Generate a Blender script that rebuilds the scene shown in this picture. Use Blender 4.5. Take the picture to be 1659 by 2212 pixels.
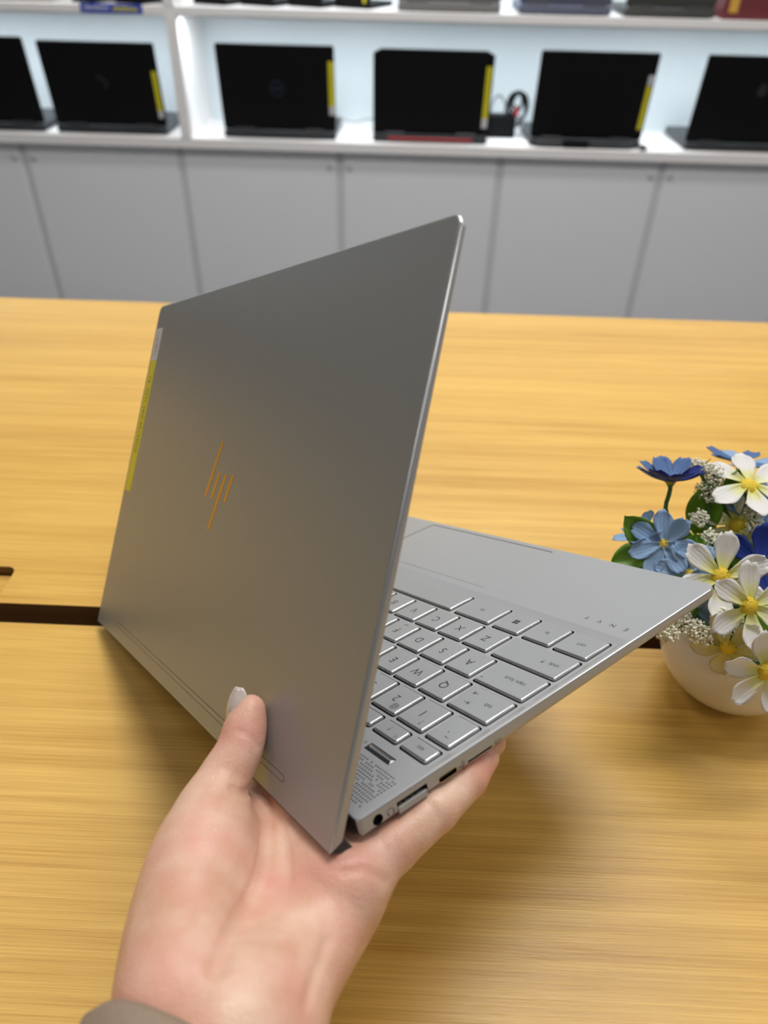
import bpy, bmesh, math, random
import numpy as np
from mathutils import Matrix, Vector

for _o in list(bpy.data.objects):
    bpy.data.objects.remove(_o)
SC = bpy.context.scene
COL = SC.collection

# ------------------------------------------------------------------ camera
CAM_Z = 1.1215
RIGHT = Vector((0.999115, 0.037714, 0.018605))
DOWN = Vector((0.038046, -0.622179, -0.781950))
FWD = Vector((-0.017915, 0.781966, -0.623063))
cam_data = bpy.data.cameras.new("camera")
cam = bpy.data.objects.new("camera", cam_data)
COL.objects.link(cam)
cam.matrix_world = Matrix(((RIGHT.x, -DOWN.x, -FWD.x, 0.0),
                           (RIGHT.y, -DOWN.y, -FWD.y, 0.0),
                           (RIGHT.z, -DOWN.z, -FWD.z, CAM_Z),
                           (0, 0, 0, 1)))
cam_data.sensor_fit = 'HORIZONTAL'
cam_data.lens = 6.86
cam_data.sensor_width = 6.86 * 1659.0 / 1620.0
cam_data.clip_start = 0.01
cam_data.dof.use_dof = True
cam_data.dof.focus_distance = 0.335
cam_data.dof.aperture_fstop = 2.1
SC.camera = cam

# ------------------------------------------------------------------ light
SC.view_settings.view_transform = 'Standard'
SC.view_settings.look = 'None'
SC.view_settings.gamma = 1.0
SC.view_settings.use_curve_mapping = False
SC.view_settings.exposure = 0.0
SC.cycles.use_denoising = True
SC.cycles.max_bounces = 8
SC.cycles.sample_clamp_indirect = 6.0

world = bpy.data.worlds.new("world")
SC.world = world
world.use_nodes = True
world.node_tree.nodes["Background"].inputs[0].default_value = (0.75, 0.8, 0.85, 1)
world.node_tree.nodes["Background"].inputs[1].default_value = 0.05

CEIL = 2.80
def ceiling_lamp(x, y, sx, sy, watts, col=(1.0, 0.985, 0.965)):
    l = bpy.data.lights.new("ceiling_panel_light", 'AREA')
    l.shape = 'RECTANGLE'
    l.size = sx
    l.size_y = sy
    l.energy = watts
    l.color = col
    o = bpy.data.objects.new("ceiling_panel_light", l)
    o.location = (x, y, CEIL - 0.03)
    COL.objects.link(o)
    return o
for (lx, ly, lw) in ((0.30, 0.78, 24), (-1.65, 0.9, 10), (2.2, 0.9, 12), (0.1, 1.72, 26), (-0.7, -1.4, 5), (1.2, -0.95, 9)):  # strongest panel, over the aisle, is added to brighten cabinet doors and shelf edges
    ceiling_lamp(lx, ly, 1.15, 0.30, lw)

# ------------------------------------------------------------------ helpers
def tag(o, label, cat, group=None):
    o["label"] = label
    o["category"] = cat
    if group:
        o["group"] = group
    return o

def structure(o):
    o["kind"] = "structure"
    return o

def empty(name, loc=(0, 0, 0), rotz=0.0):
    o = bpy.data.objects.new(name, None)
    o.empty_display_size = 0.02
    o.location = loc
    o.rotation_euler = (0, 0, rotz)
    COL.objects.link(o)
    return o

def obj_from_bm(name, bm, mats, parent=None, smooth=False):
    me = bpy.data.meshes.new(name)
    bmesh.ops.recalc_face_normals(bm, faces=bm.faces[:])
    bm.to_mesh(me)
    bm.free()
    if not isinstance(mats, (list, tuple)):
        mats = [mats]
    for m in mats:
        me.materials.append(m)
    if smooth:
        me.shade_smooth()
        if smooth != 'all':
            me.set_sharp_from_angle(angle=math.radians(40))
    o = bpy.data.objects.new(name, me)
    COL.objects.link(o)
    if parent is not None:
        o.parent = parent
    return o

def obj_from_mesh(name, me, parent=None):
    o = bpy.data.objects.new(name, me)
    COL.objects.link(o)
    if parent is not None:
        o.parent = parent
    return o

def rrect(x0, y0, x1, y1, r, seg=4):
    """corner-rounded rectangle outline, counter clockwise; r is one radius or four (x0y0, x1y0, x1y1, x0y1)"""
    if not isinstance(r, (list, tuple)):
        r = (r,) * 4
    pts = []
    for (cx, cy, a0), rr in zip(((x0, y0, 180), (x1, y0, 270), (x1, y1, 0), (x0, y1, 90)), r):
        rr = max(rr, 1e-6)
        sx = 1 if cx == x0 else -1
        sy = 1 if cy == y0 else -1
        for i in range(seg + 1):
            a = math.radians(a0 + 90.0 * i / seg)
            pts.append((cx + sx * rr + rr * math.cos(a), cy + sy * rr + rr * math.sin(a)))
    return pts

def loft(bm, rings, cap=True):
    """closed skin over rings of equal length"""
    vs = [[bm.verts.new(p) for p in ring] for ring in rings]
    n = len(rings[0])
    fs = []
    for a, b in zip(vs, vs[1:]):
        for i in range(n):
            fs.append(bm.faces.new((a[i], a[(i + 1) % n], b[(i + 1) % n], b[i])))
    if cap:
        fs.append(bm.faces.new(vs[0][::-1]))
        fs.append(bm.faces.new(vs[-1]))
    return fs

def box(bm, lo, hi, bev=0.0, mi=0, seg=1):
    """box with all edges bevelled; adds to bm"""
    x0, y0, z0 = lo
    x1, y1, z1 = hi
    r = bmesh.ops.create_cube(bm, size=1.0)
    vs = r["verts"]
    for v in vs:
        v.co = Vector((x0 + (v.co.x + .5) * (x1 - x0), y0 + (v.co.y + .5) * (y1 - y0), z0 + (v.co.z + .5) * (z1 - z0)))
    fs = list({f for v in vs for f in v.link_faces})
    if bev > 0:
        es = list({e for v in vs for e in v.link_edges})
        rr = bmesh.ops.bevel(bm, geom=es, offset=bev, segments=seg, affect='EDGES', profile=0.5)
        fs = [f for f in fs if f.is_valid] + rr["faces"]
    for f in fs:
        if f.is_valid:
            f.material_index = mi

def plate(bm, x0, y0, x1, y1, z0, z1, r=0.0, bev=0.0, seg=4, bseg=2, mi=0):
    """rounded plate lying in xy with a rounded top edge"""
    rings = []
    rings.append([(x, y, z0) for x, y in rrect(x0, y0, x1, y1, r, seg)])
    if bev > 0:
        for i in range(bseg + 1):
            a = math.pi / 2 * i / bseg
            ins = bev * (1 - math.cos(a))
            z = z1 - bev + bev * math.sin(a)
            rings.append([(x, y, z) for x, y in rrect(x0 + ins, y0 + ins, x1 - ins, y1 - ins, max(r - ins, 1e-5), seg)])
        ins = bev * 1.3
        rings.append([(x, y, z1) for x, y in rrect(x0 + ins, y0 + ins, x1 - ins, y1 - ins, max(r - ins, 1e-5), seg)])
    else:
        rings.append([(x, y, z1) for x, y in rrect(x0, y0, x1, y1, r, seg)])
    for f in loft(bm, rings):
        f.material_index = mi

def lathe(bm, prof, seg=48, cap=False):
    rings = [[bm.verts.new((r * math.cos(2 * math.pi * i / seg), r * math.sin(2 * math.pi * i / seg), z)) for i in range(seg)] for r, z in prof]
    for a, b in zip(rings, rings[1:]):
        for i in range(seg):
            bm.faces.new((a[i], a[(i + 1) % seg], b[(i + 1) % seg], b[i]))
    if cap:
        bm.faces.new(rings[0][::-1])
        bm.faces.new(rings[-1])

def catm(c, n=6):
    c = [np.array(q, float) for q in c]
    if len(c) < 3:
        return c
    e = [2 * c[0] - c[1]] + c + [2 * c[-1] - c[-2]]
    out = []
    for i in range(1, len(e) - 2):
        for j in range(n):
            u = j / n
            a, b, g, h = e[i - 1:i + 3]
            out.append(.5 * ((2 * b) + (g - a) * u + (2 * a - 5 * b + 4 * g - h) * u * u + (3 * b - 3 * g + h - a) * u ** 3))
    return out + [c[-1]]

def tube(bm, path, r, seg=8, smooth=6, mi=0):
    """tube along a path of points; r one radius or (start, end)"""
    p = [Vector(q) for q in catm(path, smooth)]
    r0, r1 = r if isinstance(r, (list, tuple)) else (r, r)
    rings = []
    up = Vector((0, 0, 1))
    for i, q in enumerate(p):
        t = (p[min(i + 1, len(p) - 1)] - p[max(i - 1, 0)]).normalized()
        if abs(t.dot(up)) > 0.95:
            up = Vector((1, 0, 0))
        s = t.cross(up).normalized()
        u = s.cross(t).normalized()
        rr = r0 + (r1 - r0) * i / (len(p) - 1)
        rings.append([q + (s * math.cos(2 * math.pi * k / seg) + u * math.sin(2 * math.pi * k / seg)) * rr for k in range(seg)])
        up = u
    for f in loft(bm, rings):
        f.material_index = mi

_tcache = {}
def text_mesh(s, size, thin=0.0):
    """flat lettering, centred, as a mesh"""
    key = (s, size, thin)
    if key in _tcache:
        return _tcache[key]
    cu = bpy.data.curves.new("lettering", 'FONT')
    cu.body = s
    cu.size = size
    cu.align_x = 'CENTER'
    cu.align_y = 'CENTER'
    cu.resolution_u = 3
    cu.offset = -thin
    ob = bpy.data.objects.new("lettering", cu)
    COL.objects.link(ob)
    dg = bpy.context.evaluated_depsgraph_get()
    me = bpy.data.meshes.new_from_object(ob.evaluated_get(dg))
    bpy.data.objects.remove(ob)
    bpy.data.curves.remove(cu)
    _tcache[key] = me
    return me

def add_text(bm, s, size, mat, thin=0.0):
    """lettering added to a bmesh through a 4x4 placement"""
    me = text_mesh(s, size, thin)
    vs = [bm.verts.new(mat @ v.co) for v in me.vertices]
    for p in me.polygons:
        try:
            bm.faces.new([vs[i] for i in p.vertices])
        except ValueError:
            pass

# ------------------------------------------------------------------ materials
def mat_new(name):
    m = bpy.data.materials.new(name)
    m.use_nodes = True
    return m, m.node_tree.nodes, m.node_tree.links, m.node_tree.nodes["Principled BSDF"]

def plain(name, col, rough=0.5, metal=0.0, spec=0.5, noise=0.0, nscale=40.0, coat=0.0, bump=0.0, bscale=300.0, sss=0.0, sheen=0.0):
    """principled material with a faint procedural mottle"""
    m, n, l, b = mat_new(name)
    b.inputs["Roughness"].default_value = rough
    b.inputs["Metallic"].default_value = metal
    b.inputs["Specular IOR Level"].default_value = spec
    b.inputs["Coat Weight"].default_value = coat
    if sss:
        b.inputs["Subsurface Weight"].default_value = sss
        b.inputs["Subsurface Radius"].default_value = (0.003, 0.002, 0.0015)
        b.inputs["Subsurface Scale"].default_value = 1.0
    tc = n.new("ShaderNodeTexCoord")
    nt = n.new("ShaderNodeTexNoise")
    nt.inputs["Scale"].default_value = nscale
    nt.inputs["Detail"].default_value = 4
    l.new(tc.outputs["Object"], nt.inputs["Vector"])
    mx = n.new("ShaderNodeMix")
    mx.data_type = 'RGBA'
    d = noise
    mx.inputs["A"].default_value = tuple(c * (1 - d) for c in col) + (1,)
    mx.inputs["B"].default_value = tuple(min(1, c * (1 + d)) for c in col) + (1,)
    l.new(nt.outputs["Fac"], mx.inputs["Factor"])
    l.new(mx.outputs["Result"], b.inputs["Base Color"])
    if bump > 0:
        nb = n.new("ShaderNodeTexNoise")
        nb.inputs["Scale"].default_value = bscale
        nb.inputs["Detail"].default_value = 3
        l.new(tc.outputs["Object"], nb.inputs["Vector"])
        bp = n.new("ShaderNodeBump")
        bp.inputs["Strength"].default_value = bump
        bp.inputs["Distance"].default_value = 0.001
        l.new(nb.outputs["Fac"], bp.inputs["Height"])
        l.new(bp.outputs["Normal"], b.inputs["Normal"])
    return m

def wood_mat(name, light, dark, rough=0.35):
    m, n, l, b = mat_new(name)
    tc = n.new("ShaderNodeTexCoord")
    def streak(sx, sy, detail, seed):
        mp = n.new("ShaderNodeMapping")
        mp.inputs["Scale"].default_value = (sx, sy, sy)
        mp.inputs["Location"].default_value = (seed, seed * 1.7, 0)
        l.new(tc.outputs["Object"], mp.inputs["Vector"])
        t = n.new("ShaderNodeTexNoise")
        t.inputs["Scale"].default_value = 1.0
        t.inputs["Detail"].default_value = detail
        t.inputs["Roughness"].default_value = 0.6
        l.new(mp.outputs["Vector"], t.inputs["Vector"])
        return t.outputs["Fac"]
    broad = streak(1.6, 34.0, 3, 3.1)
    mid = streak(3.0, 190.0, 4, 7.7)
    fine = streak(12.0, 1100.0, 4, 1.3)
    def mth(op, a, bb):
        k = n.new("ShaderNodeMath")
        k.operation = op
        for i, q in enumerate((a, bb)):
            if isinstance(q, (int, float)):
                k.inputs[i].default_value = q
            else:
                l.new(q, k.inputs[i])
        return k.outputs[0]
    s = mth('ADD', mth('MULTIPLY', broad, 0.28), mth('ADD', mth('MULTIPLY', mid, 0.30), mth('MULTIPLY', fine, 0.42)))
    rp = n.new("ShaderNodeValToRGB")
    rp.color_ramp.elements[0].position = 0.36
    rp.color_ramp.elements[0].color = dark + (1,)
    rp.color_ramp.elements[1].position = 0.60
    rp.color_ramp.elements[1].color = light + (1,)
    l.new(s, rp.inputs["Fac"])
    l.new(rp.outputs["Color"], b.inputs["Base Color"])
    b.inputs["Roughness"].default_value = rough
    b.inputs["Specular IOR Level"].default_value = 0.5
    bp = n.new("ShaderNodeBump")
    bp.inputs["Strength"].default_value = 0.45
    bp.inputs["Distance"].default_value = 0.0006
    pore = streak(60.0, 900.0, 2, 5.5)
    l.new(mth('ADD', mth('MULTIPLY', mid, 0.5), mth('ADD', mth('MULTIPLY', fine, 0.5), mth('MULTIPLY', pore, 0.35))), bp.inputs["Height"])
    l.new(bp.outputs["Normal"], b.inputs["Normal"])
    return m

def alu_mat(name, col, rough, metal=0.85, grain=0.05):
    m, n, l, b = mat_new(name)
    tc = n.new("ShaderNodeTexCoord")
    nt = n.new("ShaderNodeTexNoise")
    nt.inputs["Scale"].default_value = 5200.0
    nt.inputs["Detail"].default_value = 1
    l.new(tc.outputs["Object"], nt.inputs["Vector"])
    mx = n.new("ShaderNodeMix")
    mx.data_type = 'RGBA'
    mx.inputs["A"].default_value = tuple(c * (1 - grain) for c in col) + (1,)
    mx.inputs["B"].default_value = tuple(min(1, c * (1 + grain)) for c in col) + (1,)
    l.new(nt.outputs["Fac"], mx.inputs["Factor"])
    l.new(mx.outputs["Result"], b.inputs["Base Color"])
    b.inputs["Metallic"].default_value = metal
    b.inputs["Roughness"].default_value = rough
    return m

M = {}
M['wood'] = wood_mat('light_oak_laminate', (0.82, 0.515, 0.125), (0.54, 0.285, 0.047))
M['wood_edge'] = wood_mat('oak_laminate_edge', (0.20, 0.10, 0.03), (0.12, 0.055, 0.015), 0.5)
M['wall'] = plain('painted_wall', (0.38, 0.38, 0.38), 0.8, noise=0.02)
M['wall_dark'] = plain('grey_green_wall', (0.27, 0.30, 0.30), 0.7, noise=0.03)
M['ceiling'] = plain('ceiling_paint', (0.45, 0.45, 0.45), 0.9, noise=0.02)
M['floor'] = plain('floor_vinyl', (0.16, 0.16, 0.165), 0.4, noise=0.08, nscale=6)
M['door'] = plain('grey_cabinet_laminate', (0.81, 0.805, 0.825), 0.45, noise=0.02, nscale=3)
M['carcass'] = plain('grey_cabinet_carcass', (0.63, 0.625, 0.645), 0.55, noise=0.02)
M['shelf'] = plain('white_shelf_laminate', (0.86, 0.83, 0.82), 0.4, noise=0.01)
M['shelf_back'] = plain('white_back_panel', (0.74, 0.80, 0.83), 0.5, noise=0.01)
M['steel'] = plain('brushed_steel', (0.55, 0.55, 0.56), 0.35, metal=1.0, noise=0.05)
M['black'] = plain('black_plastic', (0.006, 0.006, 0.007), 0.55, spec=0.12, noise=0.1)
M['black2'] = plain('charcoal_plastic', (0.03, 0.032, 0.036), 0.4, noise=0.1)
M['rubber'] = plain('dark_rubber', (0.035, 0.032, 0.038), 0.55, noise=0.1)
M['alu'] = alu_mat('silver_aluminium', (0.415, 0.42, 0.43), 0.36, 0.30)
M['alu_highlight'] = alu_mat('aluminium_edge_highlight', (0.66, 0.665, 0.68), 0.27, 0.8)  # lighter, shinier copy of the silver finish; paints bright highlights along bevels
M['alu_lid'] = alu_mat('silver_lid_aluminium', (0.37, 0.38, 0.38), 0.42, 0.58)
M['key'] = alu_mat('silver_key_plastic', (0.425, 0.435, 0.44), 0.40, 0.50)
M['chrome'] = plain('chrome', (0.42, 0.42, 0.44), 0.16, metal=1.0, noise=0.02)
M['gold'] = plain('gold_mirror_inlay', (0.52, 0.35, 0.125), 0.16, metal=1.0, noise=0.02)
M['ink'] = plain('grey_print', (0.03, 0.031, 0.034), 0.6, noise=0.02)
M['inkblk'] = plain('black_print', (0.015, 0.015, 0.02), 0.6, noise=0.02)
M['yellow'] = plain('yellow_label_tape', (0.68, 0.60, 0.02), 0.4, noise=0.04)
M['white_tape'] = plain('white_label_tape', (0.62, 0.61, 0.64), 0.45, noise=0.03)
M['dark_hole'] = plain('dark_recess', (0.008, 0.008, 0.009), 0.6, noise=0.02)
M['contact'] = plain('gold_contacts', (0.75, 0.62, 0.32), 0.3, metal=1.0, noise=0.02)
M['red'] = plain('red_plastic', (0.45, 0.012, 0.02), 0.4, noise=0.05)
M['bluegrey'] = plain('blue_grey_lid', (0.13, 0.14, 0.20), 0.45, metal=0.4, noise=0.03)
M['midgrey'] = plain('mid_grey_lid', (0.21, 0.205, 0.20), 0.45, metal=0.4, noise=0.03)
M['darkgrey'] = plain('dark_grey_lid', (0.075, 0.075, 0.07), 0.45, metal=0.4, noise=0.03)
M['maroon'] = plain('maroon_card', (0.16, 0.03, 0.035), 0.5, noise=0.05)
M['amber'] = plain('amber_label', (0.65, 0.36, 0.06), 0.5, noise=0.05)
M['tan'] = plain('tan_card', (0.35, 0.30, 0.24), 0.6, noise=0.05)
M['blue_label'] = plain('blue_label_print', (0.012, 0.05, 0.42), 0.4, noise=0.03)
M['screen'] = plain('switched_off_screen', (0.004, 0.004, 0.005), 0.08, noise=0.02)
M['clear_nail'] = plain('clear_gel_nail', (0.58, 0.50, 0.45), 0.18, noise=0.25, nscale=700, coat=0.6)
M['sleeve'] = plain('taupe_knit', (0.30, 0.225, 0.165), 0.9, noise=0.12, nscale=500, bump=0.4, bscale=900)
M['ceramic'] = plain('white_ceramic', (0.78, 0.755, 0.72), 0.28, noise=0.015, coat=0.2)
M['foam'] = plain('dark_moss', (0.02, 0.045, 0.01), 0.9, noise=0.5, nscale=400, bump=0.8, bscale=500)
M['stem'] = plain('stem_green', (0.07, 0.16, 0.05), 0.5, noise=0.2, nscale=200)
M['leaf'] = plain('leaf_green', (0.15, 0.32, 0.02), 0.45, noise=0.35, nscale=90)
M['sprig'] = plain('cream_sprig', (0.78, 0.76, 0.62), 0.7, noise=0.2, nscale=300)
M['disc'] = plain('yellow_flower_disc', (0.80, 0.56, 0.03), 0.55, noise=0.25, nscale=900, bump=0.8, bscale=1400)

# =================================================================== SETTING
ROOM_X0, ROOM_X1, ROOM_Y0, ROOM_Y1 = -3.4, 3.2, -2.6, 2.80
def wallbox(name, lo, hi, mat):
    bm = bmesh.new()
    box(bm, lo, hi)
    return structure(obj_from_bm(name, bm, mat))
wallbox('floor', (ROOM_X0, ROOM_Y0, -0.05), (ROOM_X1, ROOM_Y1, 0.0), M['floor'])
wallbox('ceiling', (ROOM_X0, ROOM_Y0, CEIL), (ROOM_X1, ROOM_Y1, CEIL + 0.05), M['ceiling'])
wallbox('wall_back', (ROOM_X0, ROOM_Y1, 0.0), (ROOM_X1, ROOM_Y1 + 0.08, CEIL), M['wall'])
wallbox('wall_front', (ROOM_X0, ROOM_Y0 - 0.08, 0.0), (ROOM_X1, ROOM_Y0, CEIL), M['wall_dark'])
wallbox('wall_left', (ROOM_X0 - 0.08, ROOM_Y0 - 0.08, 0.0), (ROOM_X0, ROOM_Y1 + 0.08, CEIL), M['wall_dark'])
wallbox('wall_right', (ROOM_X1, ROOM_Y0 - 0.08, 0.0), (ROOM_X1 + 0.08, ROOM_Y1 + 0.08, CEIL), M['wall'])

# ------------------------------------------------------------------ tables
TZ = 0.75
def table(name, label, x0, x1, y0, y1, flap=None):
    t = tag(empty(name, ((x0 + x1) / 2, (y0 + y1) / 2, 0)), label, 'table')
    ox, oy = (x0 + x1) / 2, (y0 + y1) / 2
    th = 0.036
    bm = bmesh.new()
    if flap is None:
        box(bm, (x0 - ox, y0 - oy, TZ - th), (x1 - ox, y1 - oy, TZ), 0.0012, seg=2)
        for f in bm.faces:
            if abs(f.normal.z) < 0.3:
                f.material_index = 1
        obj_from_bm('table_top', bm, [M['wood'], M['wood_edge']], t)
    else:
        fx0, fy0, fx1, fy1 = flap
        # four boards' worth of top around the flap opening, one mesh
        g = 0.0008
        out = rrect(x0, y0, x1, y1, 0.0005, 4)
        inn = rrect(fx0, fy0, fx1, fy1, 0.006, 4)
        def ring(pts, z):
            return [bm.verts.new((px - ox, py - oy, z)) for px, py in pts]
        ot, ob_, it, ib = ring(out, TZ), ring(out, TZ - th), ring(inn, TZ), ring(inn, TZ - th)
        n = len(out)
        for i in range(n):
            j = (i + 1) % n
            bm.faces.new((ot[i], ot[j], it[j], it[i]))
            bm.faces.new((ob_[j], ob_[i], ib[i], ib[j]))
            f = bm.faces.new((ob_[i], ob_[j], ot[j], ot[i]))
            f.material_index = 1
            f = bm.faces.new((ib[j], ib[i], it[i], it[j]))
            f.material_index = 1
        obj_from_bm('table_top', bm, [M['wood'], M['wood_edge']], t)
        bm = bmesh.new()
        d = 0.0016
        plate(bm, fx0 + d - ox, fy0 + d - oy, fx1 - d - ox, fy1 - d - oy, TZ - 0.025, TZ - 0.0075, 0.0048, 0.0006)
        fl = obj_from_bm('cable_flap', bm, M['wood'], t)
        fl["label"] = "recessed wooden cable flap with rounded corners"
    for sx in (-1, 1):
        for sy in (-1, 1):
            bm = bmesh.new()
            cx, cy = sx * ((x1 - x0) / 2 - 0.06), sy * ((y1 - y0) / 2 - 0.06)
            box(bm, (cx - 0.02, cy - 0.02, 0), (cx + 0.02, cy + 0.02, TZ - th - 0.06), 0.002)
            obj_from_bm('leg', bm, M['steel'], t)
    for sy in (-1, 1):
        bm = bmesh.new()
        cy = sy * ((y1 - y0) / 2 - 0.06)
        box(bm, (-(x1 - x0) / 2 + 0.05, cy - 0.015, TZ - th - 0.06), ((x1 - x0) / 2 - 0.05, cy + 0.015, TZ - th), 0.002)
        obj_from_bm('frame_rail', bm, M['steel'], t)
    return t
table('display_table', 'light oak table nearest the hand, in front of the dark gap', -1.05, 1.15, -0.36, 0.3343)
table('display_table', 'light oak table behind the laptop, beyond the dark gap', -1.05, 1.15, 0.3512, 0.8550, flap=(-0.405, 0.3545, -0.2715, 0.3868))

# ------------------------------------------------------------------ cabinets
FY = 2.45          # front of the shelves
SH = 0.5815        # top of the lower shelf
BY = 2.74          # back panel face
for i, xc in enumerate((-1.2033, -0.2183, 0.7667, 1.7517)):
    w = 0.4925
    where = ('leftmost grey base cabinet, under the two leftmost black laptops', 'grey base cabinet under the black laptop with the round emblem',
             'grey base cabinet under the two rightmost black laptops', 'grey base cabinet at the right end, past the laptop with the oval emblem')[i]
    c = tag(empty('base_cabinet', (xc, FY + 0.02, 0)), where, 'cabinet', 'grey base cabinets under the shelf')
    bm = bmesh.new()
    box(bm, (-w, 0.021, 0.06), (w, 0.315, SH - 0.027))
    box(bm, (-w, 0.05, 0.0), (w, 0.30, 0.061))
    obj_from_bm('carcass', bm, M['carcass'], c)
    for sx0, sx1 in ((-0.0113, 0.0113), (-w, -w + 0.0113), (w - 0.0113, w)):
        bm = bmesh.new()
        box(bm, (sx0, 0.003, 0.02), (sx1, 0.0208, SH - 0.031))
        obj_from_bm('edge_strip', bm, M['carcass'], c)
    for s in (-1, 1):
        bm = bmesh.new()
        a, b_ = (s * 0.0115, s * (w - 0.0115))
        box(bm, (min(a, b_), 0.0, 0.02), (max(a, b_), 0.0205, SH - 0.031), 0.0015)
        d = obj_from_bm('door', bm, M['door'], c)
        bm = bmesh.new()
        lathe(bm, [(0.0001, 0.004), (0.006, 0.004), (0.0095, 0.003), (0.0105, 0.0), (0.0105, -0.006)], 20)
        bmesh.ops.rotate(bm, verts=bm.verts[:], cent=(0, 0, 0), matrix=Matrix.Rotation(math.radians(90), 3, 'X'))
        bmesh.ops.translate(bm, verts=bm.verts[:], vec=(s * 0.030, -0.0005, 0.511))
        obj_from_bm('lock', bm, M['carcass'], d, smooth=True)

# ------------------------------------------------------------------ shelving
sh = tag(empty('shelf_unit', (0, FY, SH - 0.027)), 'white open shelving unit with pale back panel above the grey cabinets', 'shelf')
def sbox(name, lo, hi, mat, bev=0.001):
    bm = bmesh.new()
    box(bm, (lo[0], lo[1] - FY, lo[2] - SH + 0.027), (hi[0], hi[1] - FY, hi[2] - SH + 0.027), bev)
    return obj_from_bm(name, bm, mat, sh)
sbox('lower_board', (-2.2, FY, SH - 0.027), (2.2, BY, SH), M['shelf'])
US = 0.9145
sbox('upper_board', (-2.2, FY, US - 0.021), (2.2, BY, US), M['shelf'])
sbox('upper_board', (-2.2, FY, 1.2645), (2.2, BY, 1.2855), M['shelf'])
sbox('back_panel', (-2.2, BY, SH - 0.027), (2.2, BY + 0.015, 1.65), M['shelf_back'])
for ux in (-0.6945 + 1.976, -0.6945, -2.17):
    sbox('upright', (ux, FY - 0.001, SH), (ux + 0.0300, BY, US - 0.021), M['shelf'])
    sbox('upright', (ux, FY - 0.001, US), (ux + 0.0300, BY, 1.2645), M['shelf'])

def led_strip(x0, x1, z, watts, label):
    t = tag(empty('led_strip', ((x0 + x1) / 2, FY + 0.045, z)), label, 'light', 'led strips under the shelf boards')
    w = (x1 - x0) / 2
    bm = bmesh.new()
    box(bm, (-w, -0.009, -0.006), (w, 0.009, 0.0), 0.001)
    obj_from_bm('housing', bm, M['shelf'], t)
    l = bpy.data.lights.new("led_strip_light", 'AREA')
    l.shape = 'RECTANGLE'
    l.size = 2 * w
    l.size_y = 0.014
    l.energy = watts
    l.color = (0.86, 0.95, 1.0)
    o = bpy.data.objects.new("led_strip_light", l)
    o.parent = t
    o.location = (0, 0, -0.0075)
    COL.objects.link(o)
led_strip(-0.655, 1.27, US - 0.021, 6.4, 'led strip under the upper board right of the upright')
led_strip(-2.13, -0.70, US - 0.021, 5.0, 'led strip under the upper board left of the upright')
led_strip(-0.655, 1.27, 1.2645, 7.0, 'led strip under the topmost board right of the upright')
led_strip(-2.13, -0.70, 1.2645, 5.0, 'led strip under the topmost board left of the upright')

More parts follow.
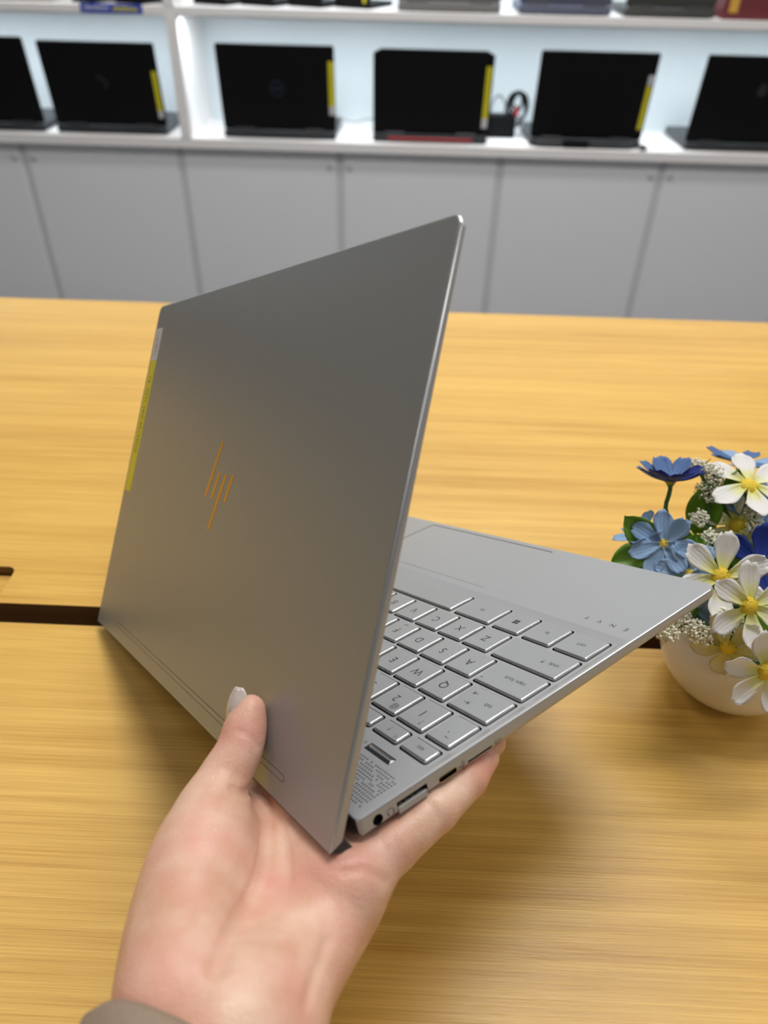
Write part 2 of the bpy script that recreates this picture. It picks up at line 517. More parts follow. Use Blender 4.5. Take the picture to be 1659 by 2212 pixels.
# =================================================================== LAPTOPS ON THE SHELVES
def shelf_laptop(name, label, xc, w, zs, y, tilt, lid_h, lid_mat, base_mat, cut=0.0, sticker=None, emblem=None, rear=None, rot=0.0, depth=0.225, group=None):
    """open laptop with its lid towards the room; origin on the shelf under the hinge, +y towards the wall"""
    t = tag(empty(name, (xc, y, zs), rot), label, 'laptop', group)
    h = w / 2
    bm = bmesh.new()
    plate(bm, -h, -0.012, h, depth, 0.003, 0.021, 0.008, 0.002)
    base = obj_from_bm('base', bm, base_mat, t, smooth=True)
    for fx in (-h + 0.03, h - 0.03):
        for fy in (0.01, depth - 0.02):
            bm = bmesh.new()
            box(bm, (fx - 0.02, fy - 0.005, 0.0), (fx + 0.02, fy + 0.005, 0.004))
            obj_from_bm('rubber_foot', bm, M['rubber'], base)
    bm = bmesh.new()
    box(bm, (-h + 0.018, 0.04, 0.0211), (h - 0.018, 0.125, 0.0222), 0.0004)
    obj_from_bm('keyboard', bm, M['black2'], base)
    # lid, leaning towards the room
    R = Matrix.Translation((0, 0.0, 0.022)) @ Matrix.Rotation(math.radians(90 + tilt), 4, 'X')
    th = 0.007
    bm = bmesh.new()
    if cut > 0:
        pts = [(-h, 0), (h, 0), (h, lid_h - cut * 0.5), (h - cut, lid_h), (-h + cut, lid_h), (-h, lid_h - cut * 0.5)]
        loft(bm, [[(x, v, -th) for x, v in pts], [(x, v, 0) for x, v in pts]])
    else:
        plate(bm, -h, 0, h, lid_h, -th, 0.0, 0.007, 0.0015)
    bmesh.ops.transform(bm, matrix=R @ Matrix.Translation((0, 0, 0.0)), verts=bm.verts[:])
    lid = obj_from_bm('lid', bm, lid_mat, t, smooth=True)
    bm = bmesh.new()
    box(bm, (-h + 0.008, 0.012, -th - 0.0008), (h - 0.008, lid_h - 0.008, -th + 0.0002))
    bmesh.ops.transform(bm, matrix=R, verts=bm.verts[:])
    obj_from_bm('screen', bm, M['screen'], lid)
    for hx in (-h * 0.62, h * 0.62):
        bm = bmesh.new()
        tube(bm, [(hx - 0.03, 0.0, 0.022), (hx + 0.03, 0.0, 0.022)], 0.0055, 10)
        obj_from_bm('hinge', bm, M['black2'], t, smooth=True)
    if rear == 'red':
        bm = bmesh.new()
        pts = [(-h * 0.78, -0.0125, 0.017), (h * 0.78, -0.0125, 0.017), (h * 0.55, -0.0145, 0.009), (-h * 0.55, -0.0145, 0.009)]
        box(bm, (-h * 0.74, -0.0150, 0.0085), (h * 0.74, -0.011, 0.0145), 0.0015)
        obj_from_bm('rear_accent', bm, M['red'], base)["label"] = "red plastic accent along the rear edge"
    elif rear == 'vents':
        for s in (-1, 1):
            bm = bmesh.new()
            for k in range(12):
                vx = s * (h * 0.28 + k * h * 0.055)
                box(bm, (vx - 0.0022, -0.0135, 0.008), (vx + 0.0022, -0.0115, 0.017))
            obj_from_bm('rear_vent', bm, M['black2'], base)
    elif rear == 'bar':
        bm = bmesh.new()
        box(bm, (-h * 0.72, -0.0145, 0.012), (h * 0.72, -0.011, 0.019), 0.002)
        obj_from_bm('rear_trim', bm, M['black2'], base)
    elif rear == 'block':
        for ea, eb in ((-0.9, -0.41), (0.06, 0.86)):
            bm = bmesh.new()
            box(bm, (h * ea, -0.026, 0.004), (h * eb, -0.010, 0.018), 0.003)
            obj_from_bm('rear_exhaust', bm, M['black2'], base)
        bm = bmesh.new()
        box(bm, (-h * 0.40, -0.030, 0.002), (h * 0.05, -0.010, 0.020), 0.003)
        obj_from_bm('rear_spine', bm, M['black'], base)
    if sticker:
        x0, x1, v0, v1, wv = sticker      # lid coordinates in metres; wv = (v0, v1) of the white end
        bm = bmesh.new()
        box(bm, (x0, v0, 0.0002), (x1, v1, 0.0007))
        bmesh.ops.transform(bm, matrix=R, verts=bm.verts[:])
        st = obj_from_bm('sticker', bm, M['yellow'], lid)
        st["label"] = "yellow spec sticker strip"
        bm = bmesh.new()
        box(bm, (x0, wv[0], 0.0002), (x1, wv[1], 0.0007))
        bmesh.ops.transform(bm, matrix=R, verts=bm.verts[:])
        obj_from_bm('sticker', bm, M['white_tape'], lid)["label"] = "white end of the spec sticker"
    if emblem == 'ring':
        bm = bmesh.new()
        n = 40
        rr = [[(math.cos(2 * math.pi * i / n) * q, lid_h * 0.5 + math.sin(2 * math.pi * i / n) * q, zq) for i in range(n)] for q, zq in ((0.0205, 0.0), (0.0205, 0.0006), (0.0175, 0.0006), (0.0175, 0.0))]
        loft(bm, rr, cap=False)
        for i, (ax, bx) in enumerate(((-0.011, -0.006), (-0.0045, 0.0), (0.0015, 0.006), (0.0075, 0.012))):
            box(bm, (ax, lid_h * 0.5 - 0.004, 0.0), (bx, lid_h * 0.5 + 0.004, 0.0006))
        bmesh.ops.transform(bm, matrix=R, verts=bm.verts[:])
        obj_from_bm('emblem', bm, M['emblem_blue'], lid)["label"] = "dark blue round ring emblem"
    elif emblem == 'check':
        bm = bmesh.new()
        a = [(-0.018, 0.012), (0.010, -0.006), (0.014, 0.0), (-0.006, 0.012)]
        loft(bm, [[(x, lid_h * 0.55 + v, 0.0) for x, v in a], [(x, lid_h * 0.55 + v, 0.0005) for x, v in a]])
        a = [(0.012, -0.004), (0.018, -0.004), (0.006, -0.022), (0.002, -0.018)]
        loft(bm, [[(x, lid_h * 0.55 + v, 0.0) for x, v in a], [(x, lid_h * 0.55 + v, 0.0005) for x, v in a]])
        bmesh.ops.transform(bm, matrix=R, verts=bm.verts[:])
        obj_from_bm('emblem', bm, M['emblem_grey'], lid)["label"] = "faint dark grey angular emblem"
    elif emblem == 'shield':
        bm = bmesh.new()
        pts = []
        for i in range(28):
            a = 2 * math.pi * i / 28
            pts.append((0.013 * math.cos(a), lid_h * 0.62 + 0.018 * math.sin(a) - 0.002 * math.cos(2 * a)))
        loft(bm, [[(x, v, 0.0) for x, v in pts], [(x, v, 0.0005) for x, v in pts]])
        bmesh.ops.transform(bm, matrix=R, verts=bm.verts[:])
        obj_from_bm('emblem', bm, M['emblem_grey'], lid)["label"] = "faint dark oval emblem"
    return t

M['emblem_blue'] = plain('dark_blue_emblem', (0.012, 0.025, 0.05), 0.4, noise=0.05)
M['emblem_grey'] = plain('charcoal_emblem', (0.022, 0.022, 0.024), 0.4, noise=0.05)
LY = 2.492
GL = 'black gaming laptops on the lower shelf'
shelf_laptop('shelf_laptop', 'black laptop cut by the left edge of the photo, on the lower shelf', -1.291, 0.340, SH, LY, 7, 0.229, M['black'], M['black2'], rear='bar', group=GL)
shelf_laptop('shelf_laptop', 'black laptop with faint angular emblem and yellow sticker, left of the upright', -0.914, 0.338, SH, LY, 7, 0.222, M['black'], M['black2'],
             sticker=(0.150, 0.164, 0.044, 0.150, (0.024, 0.044)), emblem='check', rear='vents', group=GL)
shelf_laptop('shelf_laptop', 'black laptop with dark blue ring emblem and yellow sticker', -0.400, 0.340, SH, LY, 7, 0.227, M['black'], M['black2'],
             sticker=(0.152, 0.1685, 0.070, 0.188, (0.046, 0.070)), emblem='ring', rear='bar', group=GL)
shelf_laptop('shelf_laptop', 'black laptop with clipped lid corners and red rear accent', 0.055, 0.345, SH, LY, 7, 0.224, M['black'], M['black2'], cut=0.022,
             sticker=(0.152, 0.168, 0.048, 0.186, (0.022, 0.048)), rear='red', group=GL)
shelf_laptop('shelf_laptop', 'black laptop with white-topped yellow sticker and protruding rear exhaust', 0.522, 0.332, SH, LY, 8, 0.232, M['black'], M['black2'],
             sticker=(0.147, 0.161, 0.030, 0.148, (0.150, 0.176)), rear='block', group=GL)
shelf_laptop('shelf_laptop', 'black laptop with faint oval emblem cut by the right edge, lower shelf', 0.999, 0.356, SH, LY, 8, 0.232, M['black'], M['black2'], emblem='shield', rear='vents', group=GL)

GU = 'grey laptops on the upper shelf'
shelf_laptop('shelf_laptop', 'warm grey laptop on the upper board above the red-accent laptop', 0.089, 0.282, US, 2.482, 6, 0.205, M['midgrey'], M['midgrey'], group=GU, depth=0.20)
shelf_laptop('shelf_laptop', 'blue-grey laptop on the upper board above the protruding-exhaust laptop', 0.406, 0.250, US, 2.482, 6, 0.195, M['bluegrey'], M['bluegrey'], group=GU, depth=0.20)
shelf_laptop('shelf_laptop', 'dark grey laptop on the upper board beside the maroon box', 0.690, 0.242, US, 2.482, 6, 0.195, M['darkgrey'], M['darkgrey'], group=GU, depth=0.20)

# small dark notebooks standing skewed on the upper board
for k, (xa, lab) in enumerate(((-0.575, 'small black tilted notebook on the upper board nearest the upright'),
                               (-0.440, 'second small black tilted notebook from the upright, upper board'),
                               (-0.305, 'third small black tilted notebook from the upright, upper board'),
                               (-0.172, 'small black tilted notebook with yellow tag beside the warm grey laptop'))):
    t = tag(empty('small_notebook', (xa, 2.53, US), math.radians(-24)), lab, 'notebook', 'small black notebooks on the upper board')
    bm = bmesh.new()
    plate(bm, -0.055, -0.02, 0.055, 0.13, 0.0, 0.012, 0.005, 0.0015)
    obj_from_bm('base', bm, M['black'], t, smooth=True)
    bm = bmesh.new()
    plate(bm, -0.055, 0.0, 0.055, 0.15, 0.0, 0.007, 0.005, 0.0015)
    bmesh.ops.transform(bm, matrix=Matrix.Translation((0, -0.013, 0.012)) @ Matrix.Rotation(math.radians(98), 4, 'X'), verts=bm.verts[:])
    ld = obj_from_bm('lid', bm, M['black'], t, smooth=True)
    if k == 3:
        bm = bmesh.new()
        box(bm, (0.036, -0.0245, 0.014), (0.044, -0.0215, 0.09))
        obj_from_bm('sticker', bm, M['yellow'], ld)["label"] = "narrow yellow tag"

# boxes at the left end of the upper board
def carton(name, label, lo, hi, mat, group=None):
    cx, cy = (lo[0] + hi[0]) / 2, (lo[1] + hi[1]) / 2
    t = tag(empty(name, (cx, cy, lo[2])), label, 'box', group)
    bm = bmesh.new()
    box(bm, (lo[0] - cx, lo[1] - cy, 0), (hi[0] - cx, hi[1] - cy, hi[2] - lo[2] - 0.012), 0.0015)
    obj_from_bm('carton_body', bm, mat, t)
    bm = bmesh.new()
    box(bm, (lo[0] - cx - 0.0015, lo[1] - cy - 0.0015, hi[2] - lo[2] - 0.040), (hi[0] - cx + 0.0015, hi[1] - cy + 0.0015, hi[2] - lo[2]), 0.002)
    obj_from_bm('carton_lid', bm, mat, t)
    return t
carton('product_box', 'flat tan card box at the left end of the upper board', (-1.30, 2.475, US), (-1.115, 2.68, US + 0.14), M['tan'])
b_ = carton('product_box', 'narrow dark tan box beside the flat tan box, upper board', (-1.105, 2.475, US), (-1.010, 2.66, US + 0.12), M['tan'])
for k, (xa, wd_, rot, lab) in enumerate(((-0.905, 0.075, -20, 'black card box standing skewed above the blue label, left one'),
                                         (-0.780, 0.090, -16, 'black card box standing skewed above the blue label, right one'))):
    t = carton('product_box', lab, (-wd_ / 2, -0.02, US), (wd_ / 2, 0.10, US + 0.13), M['black'])
    t.location = (xa, 2.53, US)
    t.rotation_euler = (0, 0, math.radians(rot))
mb = carton('product_box', 'maroon box with amber label at the right end of the upper board', (0.832, 2.468, US), (1.10, 2.68, US + 0.16), M['maroon'])
bm = bmesh.new()
box(bm, (-0.122, -0.1085, 0.016), (-0.098, -0.1055, 0.05))
obj_from_bm('label_patch', bm, M['amber'], mb)["label"] = "small amber label"

# blue price strip on the edge of the upper board
t = tag(empty('price_strip', (-0.840, FY - 0.0015, US - 0.010)), 'blue printed price strip stuck on the front edge of the upper board', 'label')
bm = bmesh.new()
box(bm, (-0.086, -0.0012, -0.0105), (0.086, 0.0005, 0.0115), 0.0004)
obj_from_bm('strip', bm, M['blue_label'], t)
bm = bmesh.new()
random.seed(4)
x = -0.078
while x < -0.006:
    w_ = random.uniform(0.003, 0.007)
    box(bm, (x, -0.0018, -0.002), (x + w_, -0.0010, random.uniform(0.003, 0.007)))
    x += w_ + 0.002 + (0.010 if random.random() < 0.2 else 0)
obj_from_bm('white_lettering', bm, M['white_tape'], t)
bm = bmesh.new()
x = 0.004
while x < 0.072:
    w_ = random.uniform(0.004, 0.007)
    box(bm, (x, -0.0018, -0.004), (x + w_, -0.0010, random.uniform(0.003, 0.006)))
    x += w_ + 0.002
obj_from_bm('yellow_lettering', bm, M['yellow'], t)

# power adapter with coiled cable between the two laptops
t = tag(empty('power_adapter', (0.290, 2.60, SH)), 'black power adapter with looped cable behind the red-accent laptop', 'adapter')
bm = bmesh.new()
box(bm, (-0.062, -0.03, 0.0), (0.030, 0.03, 0.062), 0.006, seg=2)
obj_from_bm('brick', bm, M['black'], t, smooth=True)
random.seed(11)
for k in range(7):
    bm = bmesh.new()
    cx, cz, ra, rb = 0.022 + 0.006 * (k % 4), 0.078 + 0.004 * k, 0.030 - 0.002 * k, 0.046 - 0.004 * k
    pts = [(cx + ra * math.cos(a), -0.030 + 0.008 * k + 0.006 * math.sin(2 * a), cz + rb * math.sin(a)) for a in [2 * math.pi * i / 12 for i in range(13)]]
    tube(bm, pts, 0.0026, 6, 3)
    obj_from_bm('cable_loop', bm, M['black'], t, smooth=True)
bm = bmesh.new()
tube(bm, [(-0.05, 0.0, 0.06), (-0.045, -0.01, 0.10), (-0.025, -0.012, 0.115), (-0.002, -0.012, 0.085), (0.006, -0.012, 0.065)], 0.0022, 6, 5)
obj_from_bm('cable', bm, M['black2'], t, smooth=True)
bm = bmesh.new()
tube(bm, [(0.035, -0.02, 0.050), (0.055, -0.03, 0.018), (0.085, -0.05, 0.006), (0.10, -0.055, 0.008)], 0.0025, 6, 5)
obj_from_bm('cable', bm, M['black2'], t, smooth=True)
bm = bmesh.new()
box(bm, (0.022, -0.026, 0.062), (0.033, -0.014, 0.085), 0.002)
obj_from_bm('cable_tie', bm, M['red'], t)["label"] = "red cable tie"

bm = bmesh.new()
tube(bm, [(-0.27, 2.66, SH + 0.030), (-0.225, 2.67, SH + 0.022), (-0.185, 2.68, SH + 0.012), (-0.150, 2.68, SH + 0.022), (-0.10, 2.66, SH + 0.026)], 0.0022, 6, 6)
tag(obj_from_bm('charging_cable', bm, M['midgrey'], smooth=True), 'thin grey cable lying between the ring-emblem and red-accent laptops', 'cable')

t = tag(empty('cable_plug', (0.697, 2.462, SH)), 'black round cable plug by the protruding-exhaust laptop', 'plug')
bm = bmesh.new()
tube(bm, [(-0.014, 0.004, 0.0085), (0.004, 0.0, 0.0085)], 0.0085, 12)
obj_from_bm('plug_barrel', bm, M['black2'], t, smooth=True)
bm = bmesh.new()
tube(bm, [(0.004, 0.0, 0.008), (0.012, 0.0, 0.007)], 0.004, 10)
obj_from_bm('plug_tip', bm, M['steel'], t, smooth=True)

# =================================================================== THE SILVER LAPTOP IN THE HAND
# local frame: x from the port side across the keyboard, y from the front edge to the hinge, z up; metres
T_LAP = Matrix(((-0.575771, -0.780691, -0.242919, 0.147415),
                (0.699711, -0.624190, 0.347550, 0.253052),
                (-0.422957, 0.030136, 0.905649, 0.884645),
                (0, 0, 0, 1)))
lap = tag(empty('silver_laptop'), 'silver laptop held half open in the hand above the table', 'laptop')
lap.matrix_world = T_LAP
mm = 0.001
LW, LD = 306.5, 201.0

def S(bm):
    bmesh.ops.scale(bm, vec=(mm, mm, mm), verts=bm.verts[:])
    return bm

# ---- base body ------------------------------------------------------
def base_ring(ins, zf, ri):
    return [(x, y, zf(y)) for x, y in rrect(ins, ins, LW - ins, LD - ins, [max(r - ins, .3) for r in (5, 5, 2.2, 2.2)], 6)]
zb = lambda y: -5.5 - 0.0115 * y
bm = bmesh.new()
rings = [base_ring(5.0, lambda y: zb(y), 0), base_ring(2.0, lambda y: zb(y) + .25, 0), base_ring(0.6, lambda y: zb(y) + 1.1, 0), base_ring(0.0, lambda y: zb(y) + 2.6, 0),
         base_ring(0.0, lambda y: -0.75, 0), base_ring(0.12, lambda y: -0.38, 0), base_ring(0.38, lambda y: -0.10, 0), base_ring(0.75, lambda y: 0.0, 0)]
loft(bm, rings)
S(bm)
base = obj_from_bm('base', bm, [M['alu'], M['dark_hole']], lap)
base["label"] = "silver keyboard half with rounded edge"

KEYS = []   # (x0, x1, y0, y1, legend list)
PX = 18.3
ROWR = [82.8, 101.3, 119.8, 138.3, 156.8]
KH = 15.9
def krow(r, items):
    for (x0, x1, leg) in items:
        KEYS.append((x0, x1, ROWR[r] - KH, ROWR[r], leg))
def letters(x0, s):
    return [(x0 + i * PX, x0 + i * PX + 16.0, c) for i, c in enumerate(s)]
R1, R0c = 281.6, 300.2
krow(0, [(6.3, 24.2, 'ctrl'), (27.0, 43.0, 'fn'), (46.5, 62.7, 'WIN'), (66.2, 90.9, 'alt'), (94.4, 186.2, ''), (189.0, 207.0, 'alt'), (209.4, 225.4, 'ctrl')])
KEYS.append((227.7, 243.7, 66.9, 73.6, '<'))
KEYS.append((246.0, 262.0, 66.9, 73.6, 'v'))
KEYS.append((246.0, 262.0, 76.1, 82.8, '^'))
KEYS.append((264.3, 279.3, 66.9, 73.6, '>'))
krow(0, [(R1, R0c, 'end')])
krow(1, [(6.3, 43.4, 'shift')] + letters(47.2, 'ZXCVBNM,./') + [(230.2, 279.3, 'shift'), (R1, R0c, 'pg dn')])
krow(2, [(6.3, 34.3, 'caps lock')] + letters(37.4, 'ASDFGHJKL;\'') + [(238.7, 279.3, 'enter'), (R1, R0c, 'pg up')])
krow(3, [(6.3, 29.3, 'tab')] + letters(32.5, 'QWERTYUIOP[]\\')[:12] + [(252.1, 279.3, '\\'), (R1, R0c, 'home')])
krow(4, [(6.3, 19.8, '~`')] + [(22.7 + i * PX, 22.7 + i * PX + 16.0, c) for i, c in enumerate(('!1', '@2', '#3', '$4', '%5', '^6', '&7', '*8', '(9', ')0', '_-', '+='))] + [(242.3, 279.3, 'backspace'), (R1, R0c, 'del')])
FN = ['esc', '?', '*', '+', '-', '[]', 'x', '<', '>', 'o', '||', '<<', '>>', 'A', 'prt', 'del']
for i, c in enumerate(FN):
    KEYS.append((6.6 + i * 18.42, 22.0 + i * 18.42, 159.7, 167.3, c))

# ---- cutters ---------------------------------------------------------
def cut(target, bms, dark=True):
    """subtract a cutter bmesh from a mesh object and store the result"""
    me = bpy.data.meshes.new("cutter")
    bmesh.ops.recalc_face_normals(bms, faces=bms.faces[:])
    bms.to_mesh(me)
    bms.free()
    me.materials.append(M['dark_hole'] if dark else M['alu'])
    co = bpy.data.objects.new("cutter", me)
    COL.objects.link(co)
    co.matrix_world = target.matrix_world
    md = target.modifiers.new("cut", 'BOOLEAN')
    md.operation = 'DIFFERENCE'
    md.object = co
    md.solver = 'EXACT'
    md.material_mode = 'TRANSFER'
    bpy.context.view_layer.update()
    co.matrix_world = target.matrix_world
    dg = bpy.context.evaluated_depsgraph_get()
    nm = bpy.data.meshes.new_from_object(target.evaluated_get(dg), preserve_all_data_layers=True, depsgraph=dg)
    target.modifiers.clear()
    old = target.data
    target.data = nm
    bpy.data.meshes.remove(old)
    bpy.data.objects.remove(co)

bpy.context.view_layer.update()
bm = bmesh.new()
loft(bm, [[(x, y, -1.0) for x, y in rrect(4.3, 66.3, LW - 4.3, 169.0, 1.2, 3)], [(x, y, 0.0) for x, y in rrect(1.4, 61.6, LW - 1.4, 169.6, 1.6, 3)],
          [(x, y, 0.6) for x, y in rrect(-.34, 58.8, LW + .34, 169.96, 1.7, 3)]])
cut(base, S(bm), dark=False)
bm = bmesh.new()
for (x0, x1, y0, y1, leg) in KEYS:
    loft(bm, [[(x, y, z) for x, y in rrect(x0 - .75, y0 - .75, x1 + .75, y1 + .75, 1.5, 3)] for z in (-3.0, 0.9)])
# speaker perforation: rows of tiny slots, split by slanted plain bands
NH = 0
nx, ny = 0, 0
y = 180.0
row = 0
while y < 197.0:
    for (xa, xb) in ((5.4, 62.0), (LW - 62.0, LW - 5.4)):
        x = xa
        while x < xb:
            s1 = (x * 0.62 + (y - 180.0) * 1.0) % 12.2
            s2 = ((x - 5.4) * 0.75 - (y - 180.0) * 0.85) % 13.0
            if s1 > 1.25 and s2 > 1.15:
                loft(bm, [[(px, py, z) for px, py in ((x - .28, y - .38), (x + .28, y - .38), (x + .28, y + .38), (x - .28, y + .38))] for z in (-1.6, 0.5)])
                NH += 1
            x += 1.40
    y += 1.46
    row += 1
# trackpad seat, power button seat
loft(bm, [[(x, y_, z) for x, y_ in rrect(97.0, 4.2, 207.4, 56.4, 1.6, 3)] for z in (-1.6, 0.5)])
loft(bm, [[(x, y_, z) for x, y_ in rrect(15.7, 173.2, 32.2, 177.0, 0.5, 3)] for z in (-1.5, 0.5)])
# ports on the side wall (x = 0)
def sidecut(outl, depth):
    loft(bm, [[(xx, yy, zz) for yy, zz in outl] for xx in (-1.5, depth)])
def circ(cy, cz, ra, rb=None, n=20):
    rb = rb or ra
    return [(cy + ra * math.cos(2 * math.pi * i / n), cz + rb * math.sin(2 * math.pi * i / n)) for i in range(n)]
sidecut(circ(193.4, -4.2, 2.05), 7.0)
sidecut([(172.2, -9.9), (185.3, -9.9), (185.3, -2.6), (172.2, -2.6)], 9.0)
sidecut(rrect(158.6, -6.2, 167.4, -3.5, 1.3, 4), 6.0)
sidecut([(141.8, -5.75), (153.5, -5.75), (153.5, -4.65), (141.8, -4.65)], 12.0)
cut(base, S(bm))
me = base.data
# dark rear wall of the base
ri = len(me.materials)
me.materials.append(M['black2'])
me.materials.append(M['alu_highlight'])
for p in me.polygons:
    if p.normal.y > 0.8 and p.center.y > 0.2005:
        p.material_index = ri
    elif -0.00074 < p.center.z < -0.00001 and 0.12 < p.normal.z < 0.93 and (p.center.x < 0.0011 or p.center.x > 0.3054 or p.center.y < 0.003 or p.center.y > 0.1985):
        p.material_index = ri + 1

# ---- key caps --------------------------------------------------------
kcache = {}
def key_mesh(w, h):
    k = (round(w, 2), round(h, 2))
    if k in kcache:
        return kcache[k]
    bm = bmesh.new()
    def ring(ins, z, r):
        return [(x, y, z) for x, y in rrect(-w / 2 + ins, -h / 2 + ins, w / 2 - ins, h / 2 - ins, r, 3)]
    loft(bm, [ring(0.0, -2.2, 1.0), ring(0.0, -0.55, 1.0), ring(0.13, -0.2, .95), ring(0.42, 0.12, .8), ring(0.72, 0.17, .7), ring(0.86, 0.17, .6)])
    S(bm)
    me = bpy.data.meshes.new('key')
    bmesh.ops.recalc_face_normals(bm, faces=bm.faces[:])
    bm.to_mesh(me)
    bm.free()
    me.materials.append(M['key'])
    me.materials.append(M['alu_highlight'])
    for p in me.polygons:
        if 0.25 < p.normal.z < 0.93:
            p.material_index = 1
    me.shade_smooth()
    me.set_sharp_from_angle(angle=math.radians(38))
    kcache[k] = me
    return me

def arrow(bm, x, y, ln, dirx, diry, bar=False):
    """thin arrow drawn with strokes"""
    w = 0.30
    n = (-diry, dirx)
    def stroke(a, b):
        dx, dy = b[0] - a[0], b[1] - a[1]
        L = math.hypot(dx, dy)
        ux, uy = dx / L * w / 2, dy / L * w / 2
        vs = [bm.verts.new((p[0] + sx * -uy, p[1] + sx * ux, 0)) for p, sx in ((a, 1), (b, 1), (b, -1), (a, -1))]
        bm.faces.new(vs)
    tip = (x + dirx * ln / 2, y + diry * ln / 2)
    stroke((x - dirx * ln / 2, y - diry * ln / 2), tip)
    for s in (-1, 1):
        stroke(tip, (tip[0] - dirx * 0.9 + s * n[0] * 0.8, tip[1] - diry * 0.9 + s * n[1] * 0.8))
    if bar:
        stroke((tip[0] + n[0] * 1.0 + dirx * .15, tip[1] + n[1] * 1.0 + diry * .15), (tip[0] - n[0] * 1.0 + dirx * .15, tip[1] - n[1] * 1.0 + diry * .15))

def legend_mesh(leg, w, h):
    bm = bmesh.new()
    def tx(s, x, y, size, thin=0.0):
        add_text(bm, s, size, Matrix.Translation((x, y, 0)), thin)
    if leg == '':
        bm.free()
        return None
    if leg == 'WIN':
        for ax in (-1.6, 0.1):
            for ay in (-1.6, 0.1):
                vs = [bm.verts.new(p) for p in ((ax, ay, 0), (ax + 1.5, ay, 0), (ax + 1.5, ay + 1.5, 0), (ax, ay + 1.5, 0))]
                bm.faces.new(vs)
    elif leg == 'shift':
        tx('shift', -w / 2 + 7.4, 0.1, 3.1)
        arrow(bm, -w / 2 + 13.1, 0.5, 2.4, 0, 1)
    elif leg == 'tab':
        tx('tab', -3.8, -0.3, 3.2)
        arrow(bm, 5.2, 3.0, 2.4, -1, 0, True)
        arrow(bm, 6.4, -3.4, 2.4, 1, 0, True)
    elif leg == 'caps lock':
        tx('caps lock', -2.0, -0.5, 3.1)
        n = 10
        vs = [bm.verts.new((w / 2 - 2.2 + .42 * math.cos(2 * math.pi * i / n), 5.2 + .42 * math.sin(2 * math.pi * i / n), 0)) for i in range(n)]
        bm.faces.new(vs)
    elif len(leg) == 2 and leg[1] in '1234567890-=`':
        wide = w > 15
        tx(leg[0], -3.8 if wide else -1.6, 4.5, 4.2)
        tx(leg[1], 0.5, 0.0, 5.8, .0)
    elif len(leg) == 1 and h > 12:
        tx(leg, 0.0, 0.2, 6.0, .0)
        if leg in 'FJ':
            vs = [bm.verts.new(p) for p in ((-1.6, -5.7, 0), (1.6, -5.7, 0), (1.6, -5.3, 0), (-1.6, -5.3, 0))]
            bm.faces.new(vs)
    elif leg == '?':
        tx('?', 0.9, -0.2, 4.2, .03)
        tx('f1', -4.8, 1.5, 1.9)
    else:
        tx(leg, 0.0, 0.0, 3.1)
    S(bm)
    me = bpy.data.meshes.new('legend')
    bm.to_mesh(me)
    bm.free()
    me.materials.append(M['ink'])
    return me

for (x0, x1, y0, y1, leg) in KEYS:
    k = obj_from_mesh('key', key_mesh(x1 - x0, y1 - y0), lap)
    k.location = ((x0 + x1) / 2 * mm, (y0 + y1) / 2 * mm, 0)
    lm = legend_mesh(leg, x1 - x0, y1 - y0)
    if lm:
        lg = obj_from_mesh('legend', lm, k)
        lg.location = (0, 0, 0.195 * mm)

# ---- other things set in the base -----------------------------------
def part(name, bm, mat, parent=lap, label=None, smooth=False):
    o = obj_from_bm(name, S(bm), mat, parent, smooth=smooth)
    if label:
        o["label"] = label
    return o
bm = bmesh.new()
plate(bm, 97.35, 4.55, 207.05, 56.05, -1.5, -0.10, 1.3, 0.22)
part('trackpad', bm, M['alu'], lap, smooth=True)
bm = bmesh.new()
loft(bm, [[(x, y_, z) for x, y_ in rrect(a, b, c, d, .3, 2)] for (a, b, c, d, z) in ((16.0, 173.5, 31.9, 176.7, -1.3), (16.0, 173.5, 31.9, 176.7, -.1), (16.9, 174.9, 31.0, 175.3, .35))])
part('power_button', bm, M['chrome'], lap, "small shiny chrome power button bar")
bm = bmesh.new()
tx_m = Matrix.Translation((34.6, 174.8, 0.03))
add_text(bm, 'o', 3.2, tx_m, .02)
part('power_mark', bm, M['ink'], base)
bm = bmesh.new()
for s, x in (('E', 8.0), ('N', 15.1), ('V', 22.3), ('Y', 29.4)):
    add_text(bm, s, 3.7, Matrix.Translation((x, 54.5, 0.03)), .0)
part('lettering', bm, M['ink'], base, "small spaced dark grey lettering on the palm rest")

# ports
bm = bmesh.new()
for i, (r0, x0_) in enumerate(((2.0, 0.05), (1.55, 1.2))):
    loft(bm, [[(xx, yy, zz) for yy, zz in circ(193.4, -4.2, rr)] for xx, rr in ((x0_, r0), (x0_ - .02, r0 - .15), (x0_ + 6, r0 - .15), (x0_ + 6, r0))], cap=False)
j = part('headphone_jack', bm, M['black'], base, smooth=True)
bm = bmesh.new()
box(bm, (2.2, 193.0, -5.6), (3.4, 194.2, -4.9))
part('jack_contact', bm, M['contact'], base, "tiny brass contact inside the jack")
bm = bmesh.new()
box(bm, (0.03, 172.5, -7.5), (1.3, 185.0, -4.9), .2)
part('usb_flap', bm, M['alu'], base, "hinged silver lower jaw of the usb port")
bm = bmesh.new()
box(bm, (2.2, 173.2, -4.95), (8.5, 184.3, -3.7), .1)
u = part('usb_tongue', bm, M['black2'], base)
for k in range(4):
    bm = bmesh.new()
    yy = 174.6 + k * 2.55
    box(bm, (1.2, yy, -5.05), (5.5, yy + 1.5, -4.75))
    part('usb_contact', bm, M['contact'] if k % 2 else M['steel'], base)
bm = bmesh.new()
loft(bm, [[(xx, yy, zz) for yy, zz in rrect(159.8, -5.2, 166.2, -4.5, .25, 3)] for xx in (0.9, 5.5)])
part('usb_c_tongue', bm, M['black2'], base)
bm = bmesh.new()
rings = []
